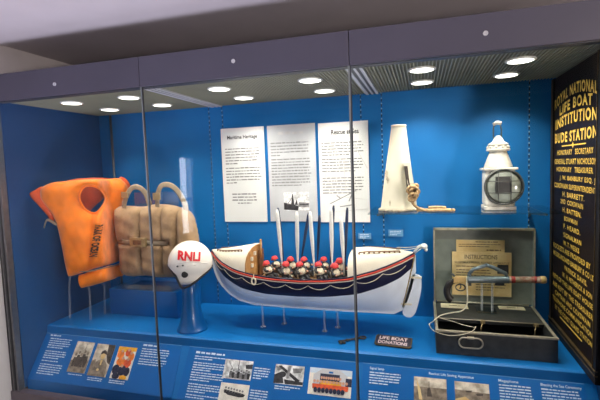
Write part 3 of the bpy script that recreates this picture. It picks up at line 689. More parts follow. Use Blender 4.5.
# ================================================================== MODEL LIFEBOAT
BY = .50
boat = thing('model_lifeboat', (-.68, BY, .874), 'white and navy model rowing lifeboat with seated crew and raised oars', 'model boat')
sheer = [(-1.300,1.213,.002),(-1.255,1.185,.040),(-1.20,1.155,.072),(-1.12,1.128,.103),(-1.07,1.115,.115),(-.97,1.098,.130),(-.835,1.087,.138),(-.68,1.083,.140),(-.535,1.089,.138),(-.395,1.104,.130),(-.255,1.142,.104),(-.18,1.168,.078),(-.11,1.195,.045),(-.048,1.223,.002)]
keel = [(-1.300,1.15),(-1.290,1.10),(-1.270,1.045),(-1.241,.995),(-1.188,.940),(-1.12,.902),(-1.019,.880),(-.725,.874),(-.418,.874),(-.17,.877),(-.125,.900),(-.098,.945),(-.075,1.02),(-.048,1.12)]
navyl = [(-1.300,1.165),(-1.27,1.13),(-1.19,1.062),(-1.06,1.006),(-.90,.982),(-.70,.978),(-.52,.985),(-.345,1.008),(-.21,1.052),(-.125,1.090),(-.048,1.150)]
NS = 60; NV = 14
def hullpt(x, t):
    """t 0 keel .. 1 sheer: half-breadth and height"""
    zs, b = lerp_tab(sheer, x); zk = lerp_tab(keel, x)[0]
    ful = max(0.15, min(1, b/.13)); p = .55 + .55*(1-ful)*2
    y = b*(t**p)*(1 if t > 0 else 0) ; y = b*(1-(1-min(1, t*1.05))**(1+1.9*ful)); y = min(y, b)
    return max(y, .004*min(1, t*3+.3)), zk + (zs-zk)*t
xs = [-1.300 + (1.252)*(0.5-0.5*cos(pi*i/NS)) for i in range(NS+1)]
def navy_t(x):
    zs, b = lerp_tab(sheer, x); zk = lerp_tab(keel, x)[0]; return max(.05, min(.95, (lerp_tab(navyl, x)[0]-zk)/(zs-zk)))
def hullgrid(t0f, t1f, sg, nv, off=0.0):
    R = []
    for x in xs:
        t0, t1 = t0f(x), t1f(x); row = []
        for j in range(nv+1):
            y, z = hullpt(x, t0+(t1-t0)*j/nv); row.append(Vector((x, BY + sg*(y+off), z)))
        R.append(row)
    return R
mb = MB()
for sg in (-1, 1): mb.grid(hullgrid(lambda x: 0, navy_t, sg, 10), 0)
mb.build('hull_bottom', M['hullwhite'], boat)
mb = MB()
for sg in (-1, 1): mb.grid(hullgrid(navy_t, lambda x: 1, sg, 6), 0)
mb.build('topsides', M['hullnavy'], boat)
def along(t=1.0, off=0.0, dz=0.0, x0=-1.30, x1=-.048, n=60, sg=-1):
    out = []
    for k in range(n+1):
        x = x0+(x1-x0)*k/n; y, z = hullpt(x, 1.0); out.append(Vector((x, BY+sg*(y+off), z+dz)))
    return out
for nm, off, dz, r, m in (('gunwale', .001, .0, .0042, 'hullnavy'), ('rubbing_strake', .003, -.0105, .0056, 'boatred'), ('white_line', .002, -.0205, .0032, 'cream')):
    mb = MB()
    for sg in (-1, 1): mb.tube(along(off=off, dz=dz, sg=sg), r, 8)
    mb.build(nm, M[m], boat)
mb = MB(); mb.prism([(x, BY-.006, z) for x, z in [(-1.308,1.20),(-1.305,1.13),(-1.292,1.085),(-1.272,1.03),(-1.243,.985),(-1.19,.931),(-1.122,.893),(-1.02,.871),(-.725,.865),(-.418,.865),(-.165,.868),(-.118,.892),(-.09,.945),(-.066,1.02),(-.040,1.12),(-.040,1.21),(-.052,1.21),(-.056,1.12),(-.082,1.02),(-.105,.95),(-.135,.91),(-.17,.885),(-.725,.882),(-1.02,.888),(-1.11,.91),(-1.18,.95),(-1.23,1.0),(-1.262,1.05),(-1.285,1.11),(-1.295,1.2)]], (0, .012, 0)); mb.build('keel', M['hullwhite'], boat)
# floor and thwarts
mb = MB(); R = []
for k in range(25):
    x = -.99+.59*k/24; b = lerp_tab(sheer, x)[1]; R.append([Vector((x, BY-b*.9, 1.045)), Vector((x, BY, 1.038)), Vector((x, BY+b*.9, 1.045))])
mb.grid(R, 0, False); mb.build('floorboards', M['wood'], boat)
crewx = [-.885, -.782, -.686, -.575, -.482]
for x in crewx:
    mb = MB(); b = lerp_tab(sheer, x)[1]; mb.box((x-.018, BY-b*.93, 1.052), (x+.014, BY+b*.93, 1.060)); mb.build('thwart', M['cream'], boat)
# turtle decks at both ends
def turtle(x0, x1, crown, name, skew=0.0):
    R = []; n = 18
    for k in range(n+1):
        x = x0+(x1-x0)*k/n; zs, b = lerp_tab(sheer, x); zc = max(lerp_tab(crown, x)[0], zs+.001)
        R.append([Vector((x + skew*(k/n)**3*abs(cos(pi*j/12)), BY + b*.97*cos(pi*j/12), zs + (zc-zs)*(sin(pi*j/12)**.75))) for j in range(13)])
    mb = MB(); mb.grid(R, 0); o = len(mb.v)
    for row in (R[0], R[-1]): mb.add(row, [tuple(range(13))], 0)
    return mb.build(name, M['cream'], boat), R
c1 = [(-1.30,1.217),(-1.207,1.226),(-1.103,1.243),(-.985,1.262)]
c2 = [(-.405,1.222),(-.385,1.246),(-.30,1.252),(-.20,1.246),(-.12,1.238),(-.05,1.228)]
eb1, R1 = turtle(-1.296, -.975, c1, 'end_box', -.05); eb2, R2 = turtle(-.405, -.055, c2, 'end_box')
mb = MB(); face = [p + Vector((.002,0,0)) for p in R1[-1]]; mb.prism(face + [Vector((-1.02, BY-.11, 1.05)), Vector((-.973, BY, 1.05)), Vector((-1.02, BY+.11, 1.05))], (.006, 0, 0)); mb.build('bulkhead', M['wood'], eb1)
mb = MB(); mb.box((-.968, BY-.035, 1.07), (-.960, BY+.035, 1.225)); mb.build('door', M['wooddark'], eb1)
for y, z in ((-.075,1.13),(-.075,1.17),(.055,1.15),(-.05,1.20)):
    mb = MB(); dx = -.05*min(1, abs(y)/.125); mb.box((-.969+dx, BY+y-.008, z), (-.958+dx, BY+y+.008, z+.022)); mb.build('notice', M['cream'], eb1)
mb = MB(); mb.tube([(-.958, BY-.02, 1.18), (-.956, BY-.02, 1.235), (-.954, BY-.02, 1.285)], [.007,.008,.006], 10); mb.ball((-.954, BY-.02, 1.286), .0075); mb.build('post', M['wood'], eb1)
def turtle_pt(x, ang, crown, off=.006):
    zs, b = lerp_tab(sheer, x); zc = max(lerp_tab(crown, x)[0], zs+.001)
    return Vector((x, BY + b*.97*cos(ang), zs + (zc-zs)*(sin(ang)**.75) + off))
for crown, x0, x1, par in ((c1, -1.245, -1.06, eb1), (c2, -.345, -.125, eb2)):
    for ang in (pi+.0+pi*0, ):
        pass
    for ang in (2.28, .86):
        mb = MB(); pts = [turtle_pt(x0+(x1-x0)*k/16, ang, crown, .010) for k in range(17)]; mb.tube(pts, .0036, 8)
        for k in range(0, 17, 2): p = turtle_pt(x0+(x1-x0)*k/16, ang, crown, .0); mb.tube([p, p+Vector((0,0,.010))], .0048, 6)
        mb.build('handrail', M['wooddark'], par)
# grab lines
mb = MB(); nodes = [-1.275, -1.18, -1.045, -.90, -.765, -.63, -.50, -.36, -.215, -.075]
for sg in (-1, 1):
    path = []
    for a, b in zip(nodes, nodes[1:]):
        for k in range(8):
            t = k/8; x = a+(b-a)*t; zt = lerp_tab(sheer, x)[0]-.034-.024*4*t*(1-t)*min(1, (b-a)/.13); zs, bb = lerp_tab(sheer, x); zk = lerp_tab(keel, x)[0]
            y, z = hullpt(x, (zt-zk)/(zs-zk)); path.append(Vector((x, BY+sg*(y+.004), zt)))
    mb.tube(path, .0018, 6)
mb.build('grab_line', M['cord'], boat)
mb = MB(); x = -.962; zs, b = lerp_tab(sheer, x); cy = BY-b-.009
mb.tube([(x+.013*cos(2*pi*k/20), cy, zs-.036+.019*sin(2*pi*k/20)) for k in range(20)], .0052, 8, True); mb.tube([(x, cy, zs-.017), (x, cy+.006, zs+.004)], .0025, 6); mb.build('fender_ring', M['cord'], boat)
# rudder, yoke and lines
rd = [(-.064,1.098),(-.030,1.100),(-.014,1.085),(-.012,1.03),(-.020,.98),(-.040,.90),(-.055,.868),(-.075,.853),(-.100,.856),(-.115,.872),(-.116,.895),(-.108,.935),(-.090,1.0)]
mb = MB(); mb.prism([(p.x, BY-.006, p.z) for p in smooth([(x, 0, z) for x, z in rd], 3, True)], (0, .012, 0)); rud = mb.build('rudder', M['hullwhite'], boat, bevel=.002)
for z0, x0 in ((1.085,-.07),(.93,-.125)):
    mb = MB(); mb.box((x0, BY-.009, z0-.005), (x0+.06, BY+.009, z0+.005)); mb.build('rudder_strap', M['cord'], rud)
mb = MB(); path = [Vector((-.044-.07*t, BY-.012, 1.215-.30*t)) for t in [k/30 for k in range(31)]]; mb.tube(path, [.0042 if k % 2 else .0026 for k in range(31)], 6); mb.build('chain', M['brassdull'], boat)
mb = MB(); mb.tube([(-.05, BY, 1.228), (-.02, BY, 1.262), (.0, BY, 1.268)], [.006,.008,.008], 10); mb.ball((.004, BY, 1.262), (.020,.024,.016)); mb.ball((.014, BY, 1.244), (.010,.016,.012)); yk = mb.build('tiller_yoke', M['oarwhite'], boat)
mb = MB()
for sg in (-1, 1): mb.tube(smooth([(-.004, BY+sg*.022, 1.264), (-.07, BY+sg*.030, 1.249), (-.145, BY+sg*.035, 1.246)], 6), .002, 6)
mb.tube([(-.005, BY-.01, 1.255), (-.03, BY-.012, 1.235), (-.05, BY-.012, 1.215)], .0018, 6); mb.build('yoke_line', M['cord'], boat)
# crew: seated figures, one continuous body each
def crew_body():
    V = [(0,0,0),(0,0,.024),(0,0,.046),(0,0,.054),(0,0,.061),(.001,0,.070),
         (.0,-.020,.048),(.016,-.024,.034),(.034,-.014,.036),(.0,.020,.048),(.016,.024,.034),(.034,.014,.036),
         (.004,-.010,.0),(.034,-.013,.008),(.042,-.013,-.016),(.052,-.013,-.018),(.004,.010,.0),(.034,.013,.008),(.042,.013,-.016),(.052,.013,-.018)]
    E = [(0,1),(1,2),(2,3),(3,4),(4,5),(2,6),(6,7),(7,8),(2,9),(9,10),(10,11),(0,12),(12,13),(13,14),(14,15),(0,16),(16,17),(17,18),(18,19)]
    R = [.018,.0165,.0150,.007,.0095,.0085,.0085,.0082,.0058,.0085,.0082,.0058,.0125,.0115,.0085,.0075,.0125,.0115,.0085,.0075]
    me = bpy.data.meshes.new('crew'); me.from_pydata(V, E, []); ob = bpy.data.objects.new('crew', me); col.objects.link(ob)
    sk = ob.modifiers.new('skin', 'SKIN'); sk.use_smooth_shade = True
    for i, r in enumerate(R): me.skin_vertices[0].data[i].radius = (r, r)
    me.skin_vertices[0].data[0].use_root = True
    ss = ob.modifiers.new('sub', 'SUBSURF'); ss.levels = 2; ss.render_levels = 2
    dg = bpy.context.evaluated_depsgraph_get(); res = bpy.data.meshes.new_from_object(ob.evaluated_get(dg))
    bpy.data.objects.remove(ob)
    res.materials.clear(); res.materials.append(M['oilskin']); res.materials.append(M['skin'])
    for p in res.polygons: p.use_smooth = True; p.material_index = 1 if p.center.z > .061 or (p.center.x > .030 and p.center.z > .026) else 0
    return res
body = crew_body()
def small(mbf, name, m):
    mb = MB(); mbf(mb); o = mb.build(name, m); me = o.data; bpy.data.objects.remove(o); return me
def _vest(mb):
    for s in (0, 1):
        pass
    mb.lathe([(.0150,.022),(.0185,.024),(.0195,.032),(.019,.040),(.0165,.049),(.012,.054),(.006,.056)], (0,0,0), (0,0,1), 20, sx=1.0, sy=1.18)
    for k in range(8): a = 2*pi*k/8; mb.tube([(.0195*cos(a), (.0225)*sin(a), .025), (.0185*cos(a), .0225*sin(a), .042)], .0032, 6)
def _cap(mb): mb.lathe([(.0155,-.001),(.0145,.003),(.013,.009),(.0095,.0145),(.003,.0165)], (0,0,.069), (0,0,1), 18); mb.ball((-.008,0,.068), (.014,.0135,.003))
vest_me, cap_me = small(_vest, 'life_vest', M['vest']), small(_cap, 'cap', M['cap'])
def _face(mb):
    mb.ball((.0105,0,.0645), (.0025,.0018,.0022)); 
    for s in (-1, 1): mb.ball((.0088, s*.0035, .0675), (.0012,.0012,.001), 1); mb.ball((0, s*.0092, .065), (.0022,.0012,.003))
    mb.ball((.0092,0,.0608), (.0012,.0028,.0008), 2)
face_me = small(_face, 'face', [M['skin'], M['helmettrim'], M['red']])
boff = wloc(boat)
for k, x in enumerate(crewx):
    for sg in (-1, 1):
        f = bpy.data.objects.new('crew_figure', body); col.objects.link(f); f.parent = boat
        f.location = Vector((x + random.uniform(-.006,.006), BY + sg*.068 + random.uniform(-.006,.006), 1.074)) - boff; f.rotation_euler = (random.uniform(-.2,.2), random.uniform(-.25,.2), -.5 + random.uniform(-.4,.4)); f.scale = (1.22, 1.22, 1.12)
        for me, nm in ((vest_me, 'life_vest'), (cap_me, 'cap'), (face_me, 'face')):
            c = bpy.data.objects.new(nm, me); col.objects.link(c); c.parent = f
            if nm == 'cap': c.scale = (1.22, 1.22, 1.25); c.location = (0, 0, -.018)
# raised oars: white blades on the near side, navy blades beyond
def oar(b, t, m, w):
    b, t = Vector(b), Vector(t); d = t-b; mb = MB(); n = 16
    path = [b + d*k/n for k in range(n+1)]
    r = [.0050]*4 + [.006,.0075,.009,.0105,.0115,.0125,.013,.0132,.013,.0125,.012,.0115,.007]
    mb.tube(path, [q*w for q in r], 10, flat=(1, .45)); return mb.build('oar', M[m], boat)
for (a, b) in (((-.808,.45,1.075),(-.823,.43,1.478)), ((-.715,.45,1.070),(-.702,.43,1.466)), ((-.612,.45,1.078),(-.623,.43,1.466)), ((-.507,.45,1.085),(-.499,.43,1.486)), ((-.437,.45,1.09),(-.443,.43,1.436))): oar(a, b, 'oarwhite', .92)
for (a, b) in (((-.83,.55,1.08),(-.866,.57,1.476)), ((-.735,.55,1.08),(-.667,.57,1.448)), ((-.625,.55,1.08),(-.600,.57,1.43)), ((-.545,.55,1.08),(-.512,.57,1.487)), ((-.452,.55,1.09),(-.430,.57,1.474))): oar(a, b, 'oarnavy', .75)
bs = thing('boat_stand', (-.76, BY, .7505), 'clear acrylic rods carrying the model lifeboat above the deck', 'stand')
for x, y, zt in ((-.955,.46,.886),(-.565,.46,.880),(-.84,.53,.879),(-.50,.53,.880)):
    mb = MB(); mb.tube([(x, y, .7508), (x, y, zt)], .006, 10); mb.lathe([(.018,0),(.018,.003)], (x, y, .7506), (0,0,1), 16); mb.build('rod', M['acrod'], bs)

# ================================================================== GLASS SHELF, MEGAPHONE, SIGNAL LAMP
SZ = 1.456
sh = thing('glass_shelf', (.18, .6, SZ-.008), 'clear glass shelf under the megaphone and the signal lamp', 'shelf')
mb = MB(); mb.box((-.29, .41, SZ-.008), (.66, .80, SZ)); mb.build('shelf_plate', M['shelfglass'], sh)
for x in (-.24, .594):
    mb = MB(); mb.prism([(x-.004, .815, SZ-.009), (x-.004, .44, SZ-.009), (x-.004, .44, SZ-.018), (x-.004, .77, SZ-.05), (x-.004, .815, SZ-.07)], (.008, 0, 0)); mb.build('bracket', M['darksteel'], sh)
mg = thing('megaphone', (-.134, .56, SZ), 'cream painted metal megaphone standing on its wide end on the glass shelf', 'megaphone')
mb = MB(); mb.lathe([(.104,.004),(.098,.02),(.088,.10),(.070,.25),(.052,.38),(.042,.462),(.040,.474),(.043,.476),(.043,.482),(.036,.484),(.034,.470),(.030,.40)], (-.134,.56,SZ), (.02,0,1), 48, sx=1.0, sy=.8); mb.build('cone', M['mega'], mg)
mb = MB(); mb.lathe([(.104,.0008),(.111,.002),(.112,.010),(.108,.014),(.103,.012)], (-.134,.56,SZ), (0,0,1), 48, sx=1, sy=.8); mb.build('rim', M['scuff'], mg)
mb = MB()
for a, b, r, sd in ((-.195, .205, .022, 1), (-.185, .175, .016, 2), (-.175, .05, .012, 3)):
    rng = random.Random(sd); c = a; n = 14; pts = []
    for k in range(n):
        q_ = r*(.55+.45*rng.random()); x = c + q_*.55*cos(2*pi*k/n); z = b + q_*1.7*sin(2*pi*k/n)
        R_ = lerp_tab([(0,.105),(.10,.088),(.25,.070),(.38,.052)], z)[0]; u = max(-.98, min(.98, (x+.134-.02*z)/R_)); pts.append((x, .56 - .8*R_*sqrt(1-u*u)-.005, SZ+z))
    mb.add(pts, [tuple(range(n))])
mb.build('worn_patch', M['scuff'], mg)
hp_ = [(-.098,.265),(-.062,.268),(-.040,.135),(-.030,.04),(-.058,.04),(-.072,.135)]
mb = MB(); mb.prism([(x, .468+.06*0 - .012*(z<.2), SZ+z) for x, z in hp_], (0, .012, 0)); mb.prism([(-.098,.468,SZ+.262),(-.062,.468,SZ+.262),(-.062,.53,SZ+.262),(-.098,.53,SZ+.262)], (0,0,.008)); mb.build('handle', M['mega'], mg)
mb = MB(); mb.prism([(-.088,.467-.013*(z<.2),SZ+z) if False else (x,.466-.013*(z<.2),SZ+z) for x, z in ((-.094,.252),(-.076,.252),(-.060,.10),(-.074,.06))], (0,-.001,0)); mb.build('handle_slot', M['lining'], mg)
rp = thing('rope', (-.04, .45, SZ), 'knotted brown rope hanging from the megaphone handle and trailing along the shelf', 'rope')
rng = random.Random(5); mb = MB()
for k in range(7):
    ax = Vector((rng.uniform(-1,1), rng.uniform(-1,1), rng.uniform(-1,1))).normalized(); u = ax.orthogonal().normalized(); w = ax.cross(u)
    c = Vector((-.052+rng.uniform(-.012,.012), .412, SZ+.112+rng.uniform(-.028,.028))); r = rng.uniform(.020,.030)
    mb.tube([c + u*(r*cos(2*pi*j/18)) + w*(r*.8*sin(2*pi*j/18)) for j in range(18)], .0072, 8, True)
mb.build('knot', M['rope'], rp)
mb = MB()
mb.tube(smooth([(-.055,.415,SZ+.10),(-.050,.422,SZ+.055),(-.030,.438,SZ+.030),(.0,.442,SZ+.016),(.03,.45,SZ+.010),(.09,.455,SZ+.011),(.145,.46,SZ+.0095)], 8), .0082, 8)
mb.tube(smooth([(-.03,.455,SZ+.012),(.02,.47,SZ+.010),(.08,.478,SZ+.0105),(.15,.475,SZ+.0095),(.158,.465,SZ+.0095),(.148,.459,SZ+.012)], 8), .0085, 8)
mb.tube(smooth([(.03,.462,SZ+.025),(.08,.466,SZ+.027),(.12,.468,SZ+.024)], 6), .007, 8)
mb.build('trailing_end', M['rope'], rp)
# signal lamp
lp = thing('signal_lamp', (.395, .60, SZ), 'white signal lamp with big round lens and wire guard on the glass shelf', 'signal lamp')
mb = MB(); mb.box((.318,.52,SZ+.0008),(.472,.67,SZ+.022)); mb.build('base', M['lampwhite'], lp, bevel=.004)
mb = MB(); mb.box((.322,.525,SZ+.022),(.468,.665,SZ+.222)); mb.build('body', M['lampwhite'], lp, bevel=.012)
mb = MB(); mb.box((.312,.515,SZ+.212),(.480,.675,SZ+.226)); mb.build('shoulder', M['lampwhite'], lp, bevel=.004)
mb = MB(); mb.lathe([(.074,.224),(.070,.236),(.058,.27),(.047,.298),(.042,.312),(.042,.320)], (.395,.595,SZ), (0,0,1), 32); mb.build('chimney', M['lampwhite'], lp)
mb = MB(); mb.lathe([(.036,.312),(.058,.316),(.060,.324),(.046,.334),(.043,.344),(.052,.346),(.050,.354),(.030,.366),(.020,.386),(.010,.398)], (.395,.595,SZ), (0,0,1), 32)
for k in range(10): a = 2*pi*k/10; mb.ball((.395+.050*cos(a), .595+.050*sin(a), SZ+.336), (.009,.009,.008))
mb.build('cap', M['lampwhite'], lp)
mb = MB(); mb.tube([(.372,.595,SZ+.385),(.371,.590,SZ+.43),(.374,.585,SZ+.462)], .0035, 8); mb.tube([(.412,.595,SZ+.385),(.410,.590,SZ+.43),(.402,.585,SZ+.462)], .0035, 8); hb = mb.build('bail', M['darksteel'], lp)
mb = MB(); mb.tube([(.368,.585,SZ+.458),(.388,.584,SZ+.466),(.410,.583,SZ+.462)], [.008,.011,.009], 12); mb.build('bail_grip', M['lampwhite'], hb)
lc = Vector((.410,.518,SZ+.126)); ln_ = Vector((-.06,-1,.02)).normalized()
mb = MB(); mb.lathe([(.086,-.02),(.094,-.02),(.0965,.0),(.0965,.012),(.093,.018),(.088,.018),(.086,.006),(.086,-.02)], lc, ln_, 56, caps=False); mb.build('lens_ring', M['darksteel'], lp)
mb = MB(); mb.lathe([(.087,.004),(.075,.010),(.05,.016),(.02,.019)], lc, ln_, 48); mb.build('lens', M['glassdark'], lp)
mb = MB(); mb.box((lc.x-.043, lc.y-.024, lc.z-.035), (lc.x+.035, lc.y-.0195, lc.z+.055)); mb.build('burner_shade', M['lampinner'], lp, bevel=.004)
mb = MB()
for k in (-.030, .030):
    h = sqrt(.090**2-k*k); mb.tube([(lc.x+k, lc.y-.027, lc.z-h), (lc.x+k, lc.y-.030, lc.z), (lc.x+k, lc.y-.027, lc.z+h)], .0022, 6); mb.tube([(lc.x-h, lc.y-.026, lc.z+k), (lc.x, lc.y-.033, lc.z+k), (lc.x+h, lc.y-.029, lc.z+k)], .0022, 6)
mb.build('wire_guard', M['darksteel'], lp)

# ================================================================== GREY BOX WITH OPEN LID
TZ = .868; BX0, BX1, BY0, BY1 = .057, .608, .287, .765
gb = thing('carrying_case', (.33, .53, .7505), 'open grey metal carrying box with upright lid and black front', 'box')
mb = MB(); w = .012
mb.box((BX0,BY0,.7508),(BX1,BY0+w,TZ),0); mb.box((BX0,BY1-w,.7508),(BX1,BY1,TZ),0); mb.box((BX0,BY0+w,.7508),(BX0+w,BY1-w,TZ),0); mb.box((BX1-w,BY0+w,.7508),(BX1,BY1-w,TZ),0); mb.box((BX0+w,BY0+w,.7508),(BX1-w,BY1-w,.76),0)
mb.build('tray', M['boxblack'], gb, bevel=.002)
mb = MB()
for a, b in (((BX0-.002,BY0-.003,TZ-.004),(BX1+.002,BY0+w,TZ+.006)), ((BX0-.002,BY0+w,TZ-.004),(BX0+w,BY1,TZ+.004)), ((BX1-w,BY0+w,TZ-.004),(BX1+.002,BY1,TZ+.004))): mb.box(a, b)
mb.build('tray_rim', M['boxrim'], gb, bevel=.0015)
mb = MB(); mb.box((BX0+w+.001,.485,TZ-.022),(BX1-w-.001,BY1-w-.001,TZ-.004)); cov = mb.build('inner_cover', M['boxblack'], gb, bevel=.002)
mb = MB(); mb.tube([(BX0+w,.483,TZ-.002),(BX1-w,.483,TZ-.002)], .003, 6); mb.build('cover_edge', M['boxrim'], gb)
for x in (.30, .555):
    mb = MB(); mb.box((x-.010,.462,TZ-.012),(x+.012,.484,TZ+.002)); mb.tube([(x,.462,TZ-.004),(x-.010,.44,TZ-.02),(x-.014,.43,TZ-.04)], .0028, 6); mb.build('catch', M['brassdull'], gb)
mb = MB(); pts = []
for k in range(28):
    a = 2*pi*k/28; cx = .221; ex = .030 if cos(a) > 0 else -.030; pts.append((cx+ex+.025*cos(a), BY0-.012, .822+.026*sin(a)))
mb.tube(pts, .0042, 8, True); mb.box((.205,BY0-.014,.842),(.237,BY0,.852)); mb.build('handle', M['boxrim'], gb)
# lid, standing open at the back
LX0, LX1, LZ0, LZ1, LYf, LYb = .060, .612, .873, 1.327, .735, .775
lid = MB(); lid.box((LX0,LYb-.004,LZ0),(LX1,LYb,LZ1),0); lid.box((LX0,LYf,LZ0),(LX0+.010,LYb-.004,LZ1),0); lid.box((LX1-.010,LYf,LZ0),(LX1,LYb-.004,LZ1),0); lid.box((LX0+.01,LYf,LZ1-.010),(LX1-.01,LYb-.004,LZ1),0)
ld = lid.build('lid', M['boxgrey'], gb, bevel=.0015)
mb = MB()
for a, b in (((LX0,LYf-.002,LZ1-.010),(LX0+.19,LYf,LZ1+.002)),((LX1-.18,LYf-.002,LZ1-.010),(LX1,LYf,LZ1+.002)),((LX0,LYf-.002,LZ0),(LX0+.008,LYf,LZ1)),((LX1-.008,LYf-.002,LZ0),(LX1,LYf,LZ1))): mb.box(a, b)
mb.build('lid_edge', M['boxrim'], ld)
mb = MB(); mb.tube([(BX0+.02,.768,.871),(BX1-.02,.768,.871)], .005, 8); mb.build('hinge', M['boxrim'], gb)
# sheets in the lid
s1 = thing('instruction_sheet', (.33, .768, 1.17), 'smaller yellowed printed sheet showing at the top inside the box lid', 'paper', 'sheets in the box lid')
mb = MB(); mb.box((.192,.7675,1.165),(.458,.7695,1.254)); mb.build('sheet', M['oldpaper'], s1)
mb = MB(); word_rows(mb, (.30,.7670,1.240), (1,0,0), (0,0,1), .13, 1, .01, .006, last=1, seed=50); word_rows(mb, (.205,.7670,1.225), (1,0,0), (0,0,1), .235, 2, .013, .005, last=.8, seed=51); word_rows(mb, (.36,.7670,1.190), (1,0,0), (0,0,1), .085, 1, .01, .008, last=1, seed=52); mb.build('body_text', M['inkbrown'], s1)
s2 = thing('instruction_sheet', (.33, .762, .918), 'large yellowed sheet headed INSTRUCTIONS behind the pistol', 'paper', 'sheets in the box lid')
mb = MB(); mb.box((.167,.7625,.918),(.494,.7645,1.182)); mb.build('sheet', M['oldpaper'], s2)
mb = MB(); put_text(mb, 'INSTRUCTIONS', (.238,.7618,1.140), (1,0,0), (0,0,1), .180, .026, bold=.015); put_text(mb, 'SCHERMULY PISTOL ROCKET APPARATUS', (.182,.7618,1.113), (1,0,0), (0,0,1), .298, .012, bold=.01); mb.build('heading', M['inkbrown'], s2)
mb = MB(); word_rows(mb, (.19,.7620,1.092), (1,0,0), (0,0,1), .28, 1, .014, .006, last=.9, seed=53); word_rows(mb, (.19,.7620,1.070), (1,0,0), (0,0,1), .20, 5, .016, .006, seed=54); word_rows(mb, (.30,.7620,1.0), (1,0,0), (0,0,1), .17, 4, .016, .006, seed=55); mb.build('body_text', M['inkbrown'], s2)
mb = MB(); mb.box((.418,.7615,1.055),(.478,.7625,1.110),0); mb.box((.405,.7615,.985),(.455,.7625,1.04),0); mb.build('picture', M['bwdark'], s2)
for x0, x1, y0, y1, t in ((.098,.250,.665,.745,'cream caption card on the left of the box cover beside the pistol grip'), (.418,.556,.695,.75,'cream caption card on the right of the box cover under the rocket')):
    o = thing('caption_card', ((x0+x1)/2, (y0+y1)/2, TZ-.004), t, 'card', 'caption cards in the open box')
    mb = MB(); mb.box((x0,y0,TZ-.0035),(x1,y1,TZ-.0015)); mb.build('card', M['cardcream'], o)
    mb = MB(); word_rows(mb, (x0+.045,(y0+y1)/2,TZ-.0012), (1,0,0), (0,1,0), .06, 1, .02, .014, last=1, seed=57); mb.build('body_text', M['inkbrown'], o)
# acrylic pistol stand
ps = thing('acrylic_stand', (.34, .66, TZ-.003), 'small clear acrylic stand holding the rocket pistol', 'stand')
mb = MB(); mb.box((.288,.600,TZ-.0035),(.395,.700,TZ+.002)); mb.build('base', M['acrylic'], ps)
for x, zt in ((.318, 1.026), (.372, 1.028)):
    mb = MB(); mb.box((x-.004,.628,TZ+.002),(x+.004,.652,zt)); mb.build('upright', M['acrod'], ps)
# rocket pistol
PY = .64
gp = thing('rocket_pistol', (.34, PY, 1.03), 'line throwing rocket pistol with blue-grey barrel and black grip in the box', 'pistol')
d = Vector((1, 0, .035)).normalized(); b0 = Vector((.245, PY, 1.047))
mb = MB(); mb.lathe([(.014,-.005),(.0215,-.004),(.0215,.004),(.020,.006),(.020,.205),(.0215,.207),(.0215,.214),(.014,.216)], b0, d, 24); mb.build('barrel', M['gunblue'], gp)
mb = MB(); mb.lathe([(.0185,.214),(.0185,.226),(.0175,.226),(.0175,.365),(.0185,.366),(.0185,.372)], b0, d, 24, mi=0); rk = mb.build('rocket', M['rocket'], gp)
mb = MB(); mb.lathe([(.0188,.224),(.0192,.225),(.0192,.243),(.0188,.244)], b0, d, 24); mb.lathe([(.018,.34),(.0186,.341),(.0186,.349),(.018,.35)], b0, d, 24); mb.build('band', M['rocketred'], rk)
mb = MB(); mb.lathe([(.012,.370),(.019,.372),(.0205,.376),(.0205,.392),(.017,.398),(.006,.400)], b0, d, 24); mb.build('nose_cap', M['brass'], rk)
mb = MB(); mb.prism([(.160,PY-.012,1.022),(.170,PY-.012,1.062),(.190,PY-.012,1.066),(.242,PY-.012,1.066),(.246,PY-.012,1.034),(.225,PY-.012,1.028),(.190,PY-.012,1.024)], (0,.024,0)); mb.build('breech', M['brass'], gp, bevel=.005)
mb = MB(); mb.tube(smooth([(.172,PY,1.062),(.160,PY,1.074),(.152,PY,1.070)], 5), [.006]*6+[.005]*5, 8); mb.build('hammer', M['darksteel'], gp)
mb = MB(); mb.tube(smooth([(.172,PY,1.036),(.148,PY,1.022),(.132,PY,.992),(.130,PY,.962),(.142,PY,.932),(.156,PY,.920)], 5), [.016]*5+[.018]*5+[.019]*5+[.0195]*5+[.021]*5+[.019], 14, flat=(1,.72)); mb.build('grip', M['grip'], gp)
mb = MB(); mb.tube([(.204+.026*cos(2*pi*k/22), PY, .998+.019*sin(2*pi*k/22)) for k in range(22)], .0036, 8, True); mb.tube(smooth([(.200,PY,1.022),(.206,PY,1.005),(.200,PY,.990)], 4), .0036, 8); mb.build('trigger_guard', M['darksteel'], gp)
mb = MB(); mb.tube(smooth([(.255,PY,1.062),(.250,PY,1.082)], 2), .009, 10); mb.tube([(.250,PY,1.080),(.272,PY,1.106),(.346,PY,1.134)], .0105, 12); mb.tube([(.340,PY,1.134),(.38,PY,1.120),(.442,PY,1.088),(.446,PY,1.072)], .0105, 12); mb.build('carrying_handle', M['gunblue'], gp)
mb = MB(); mb.box((.246,PY-.010,1.012),(.262,PY+.010,1.030)); mb.build('lug', M['darksteel'], gp)
mb = MB()
cp = [(.236,PY-.014,1.066),(.236,.615,1.02),(.238,.605,.96),(.232,.60,.905),(.200,.585,.876),(.150,.56,.873),(.090,.50,.875),(.055,.40,.884),(.030,.30,.90),(.024,.268,.905),(.040,.262,.882),(.075,.262,.866),(.125,.264,.858),(.185,.265,.868),(.228,.268,.888),(.245,.278,.906),(.238,.30,.895),(.20,.36,.880),(.14,.42,.876),(.08,.46,.876)]
mb.tube(smooth(cp, 7), [.0034]*50+[.0015]*(19*7+1-50), 8); mb.build('lanyard', M['cord'], gp)

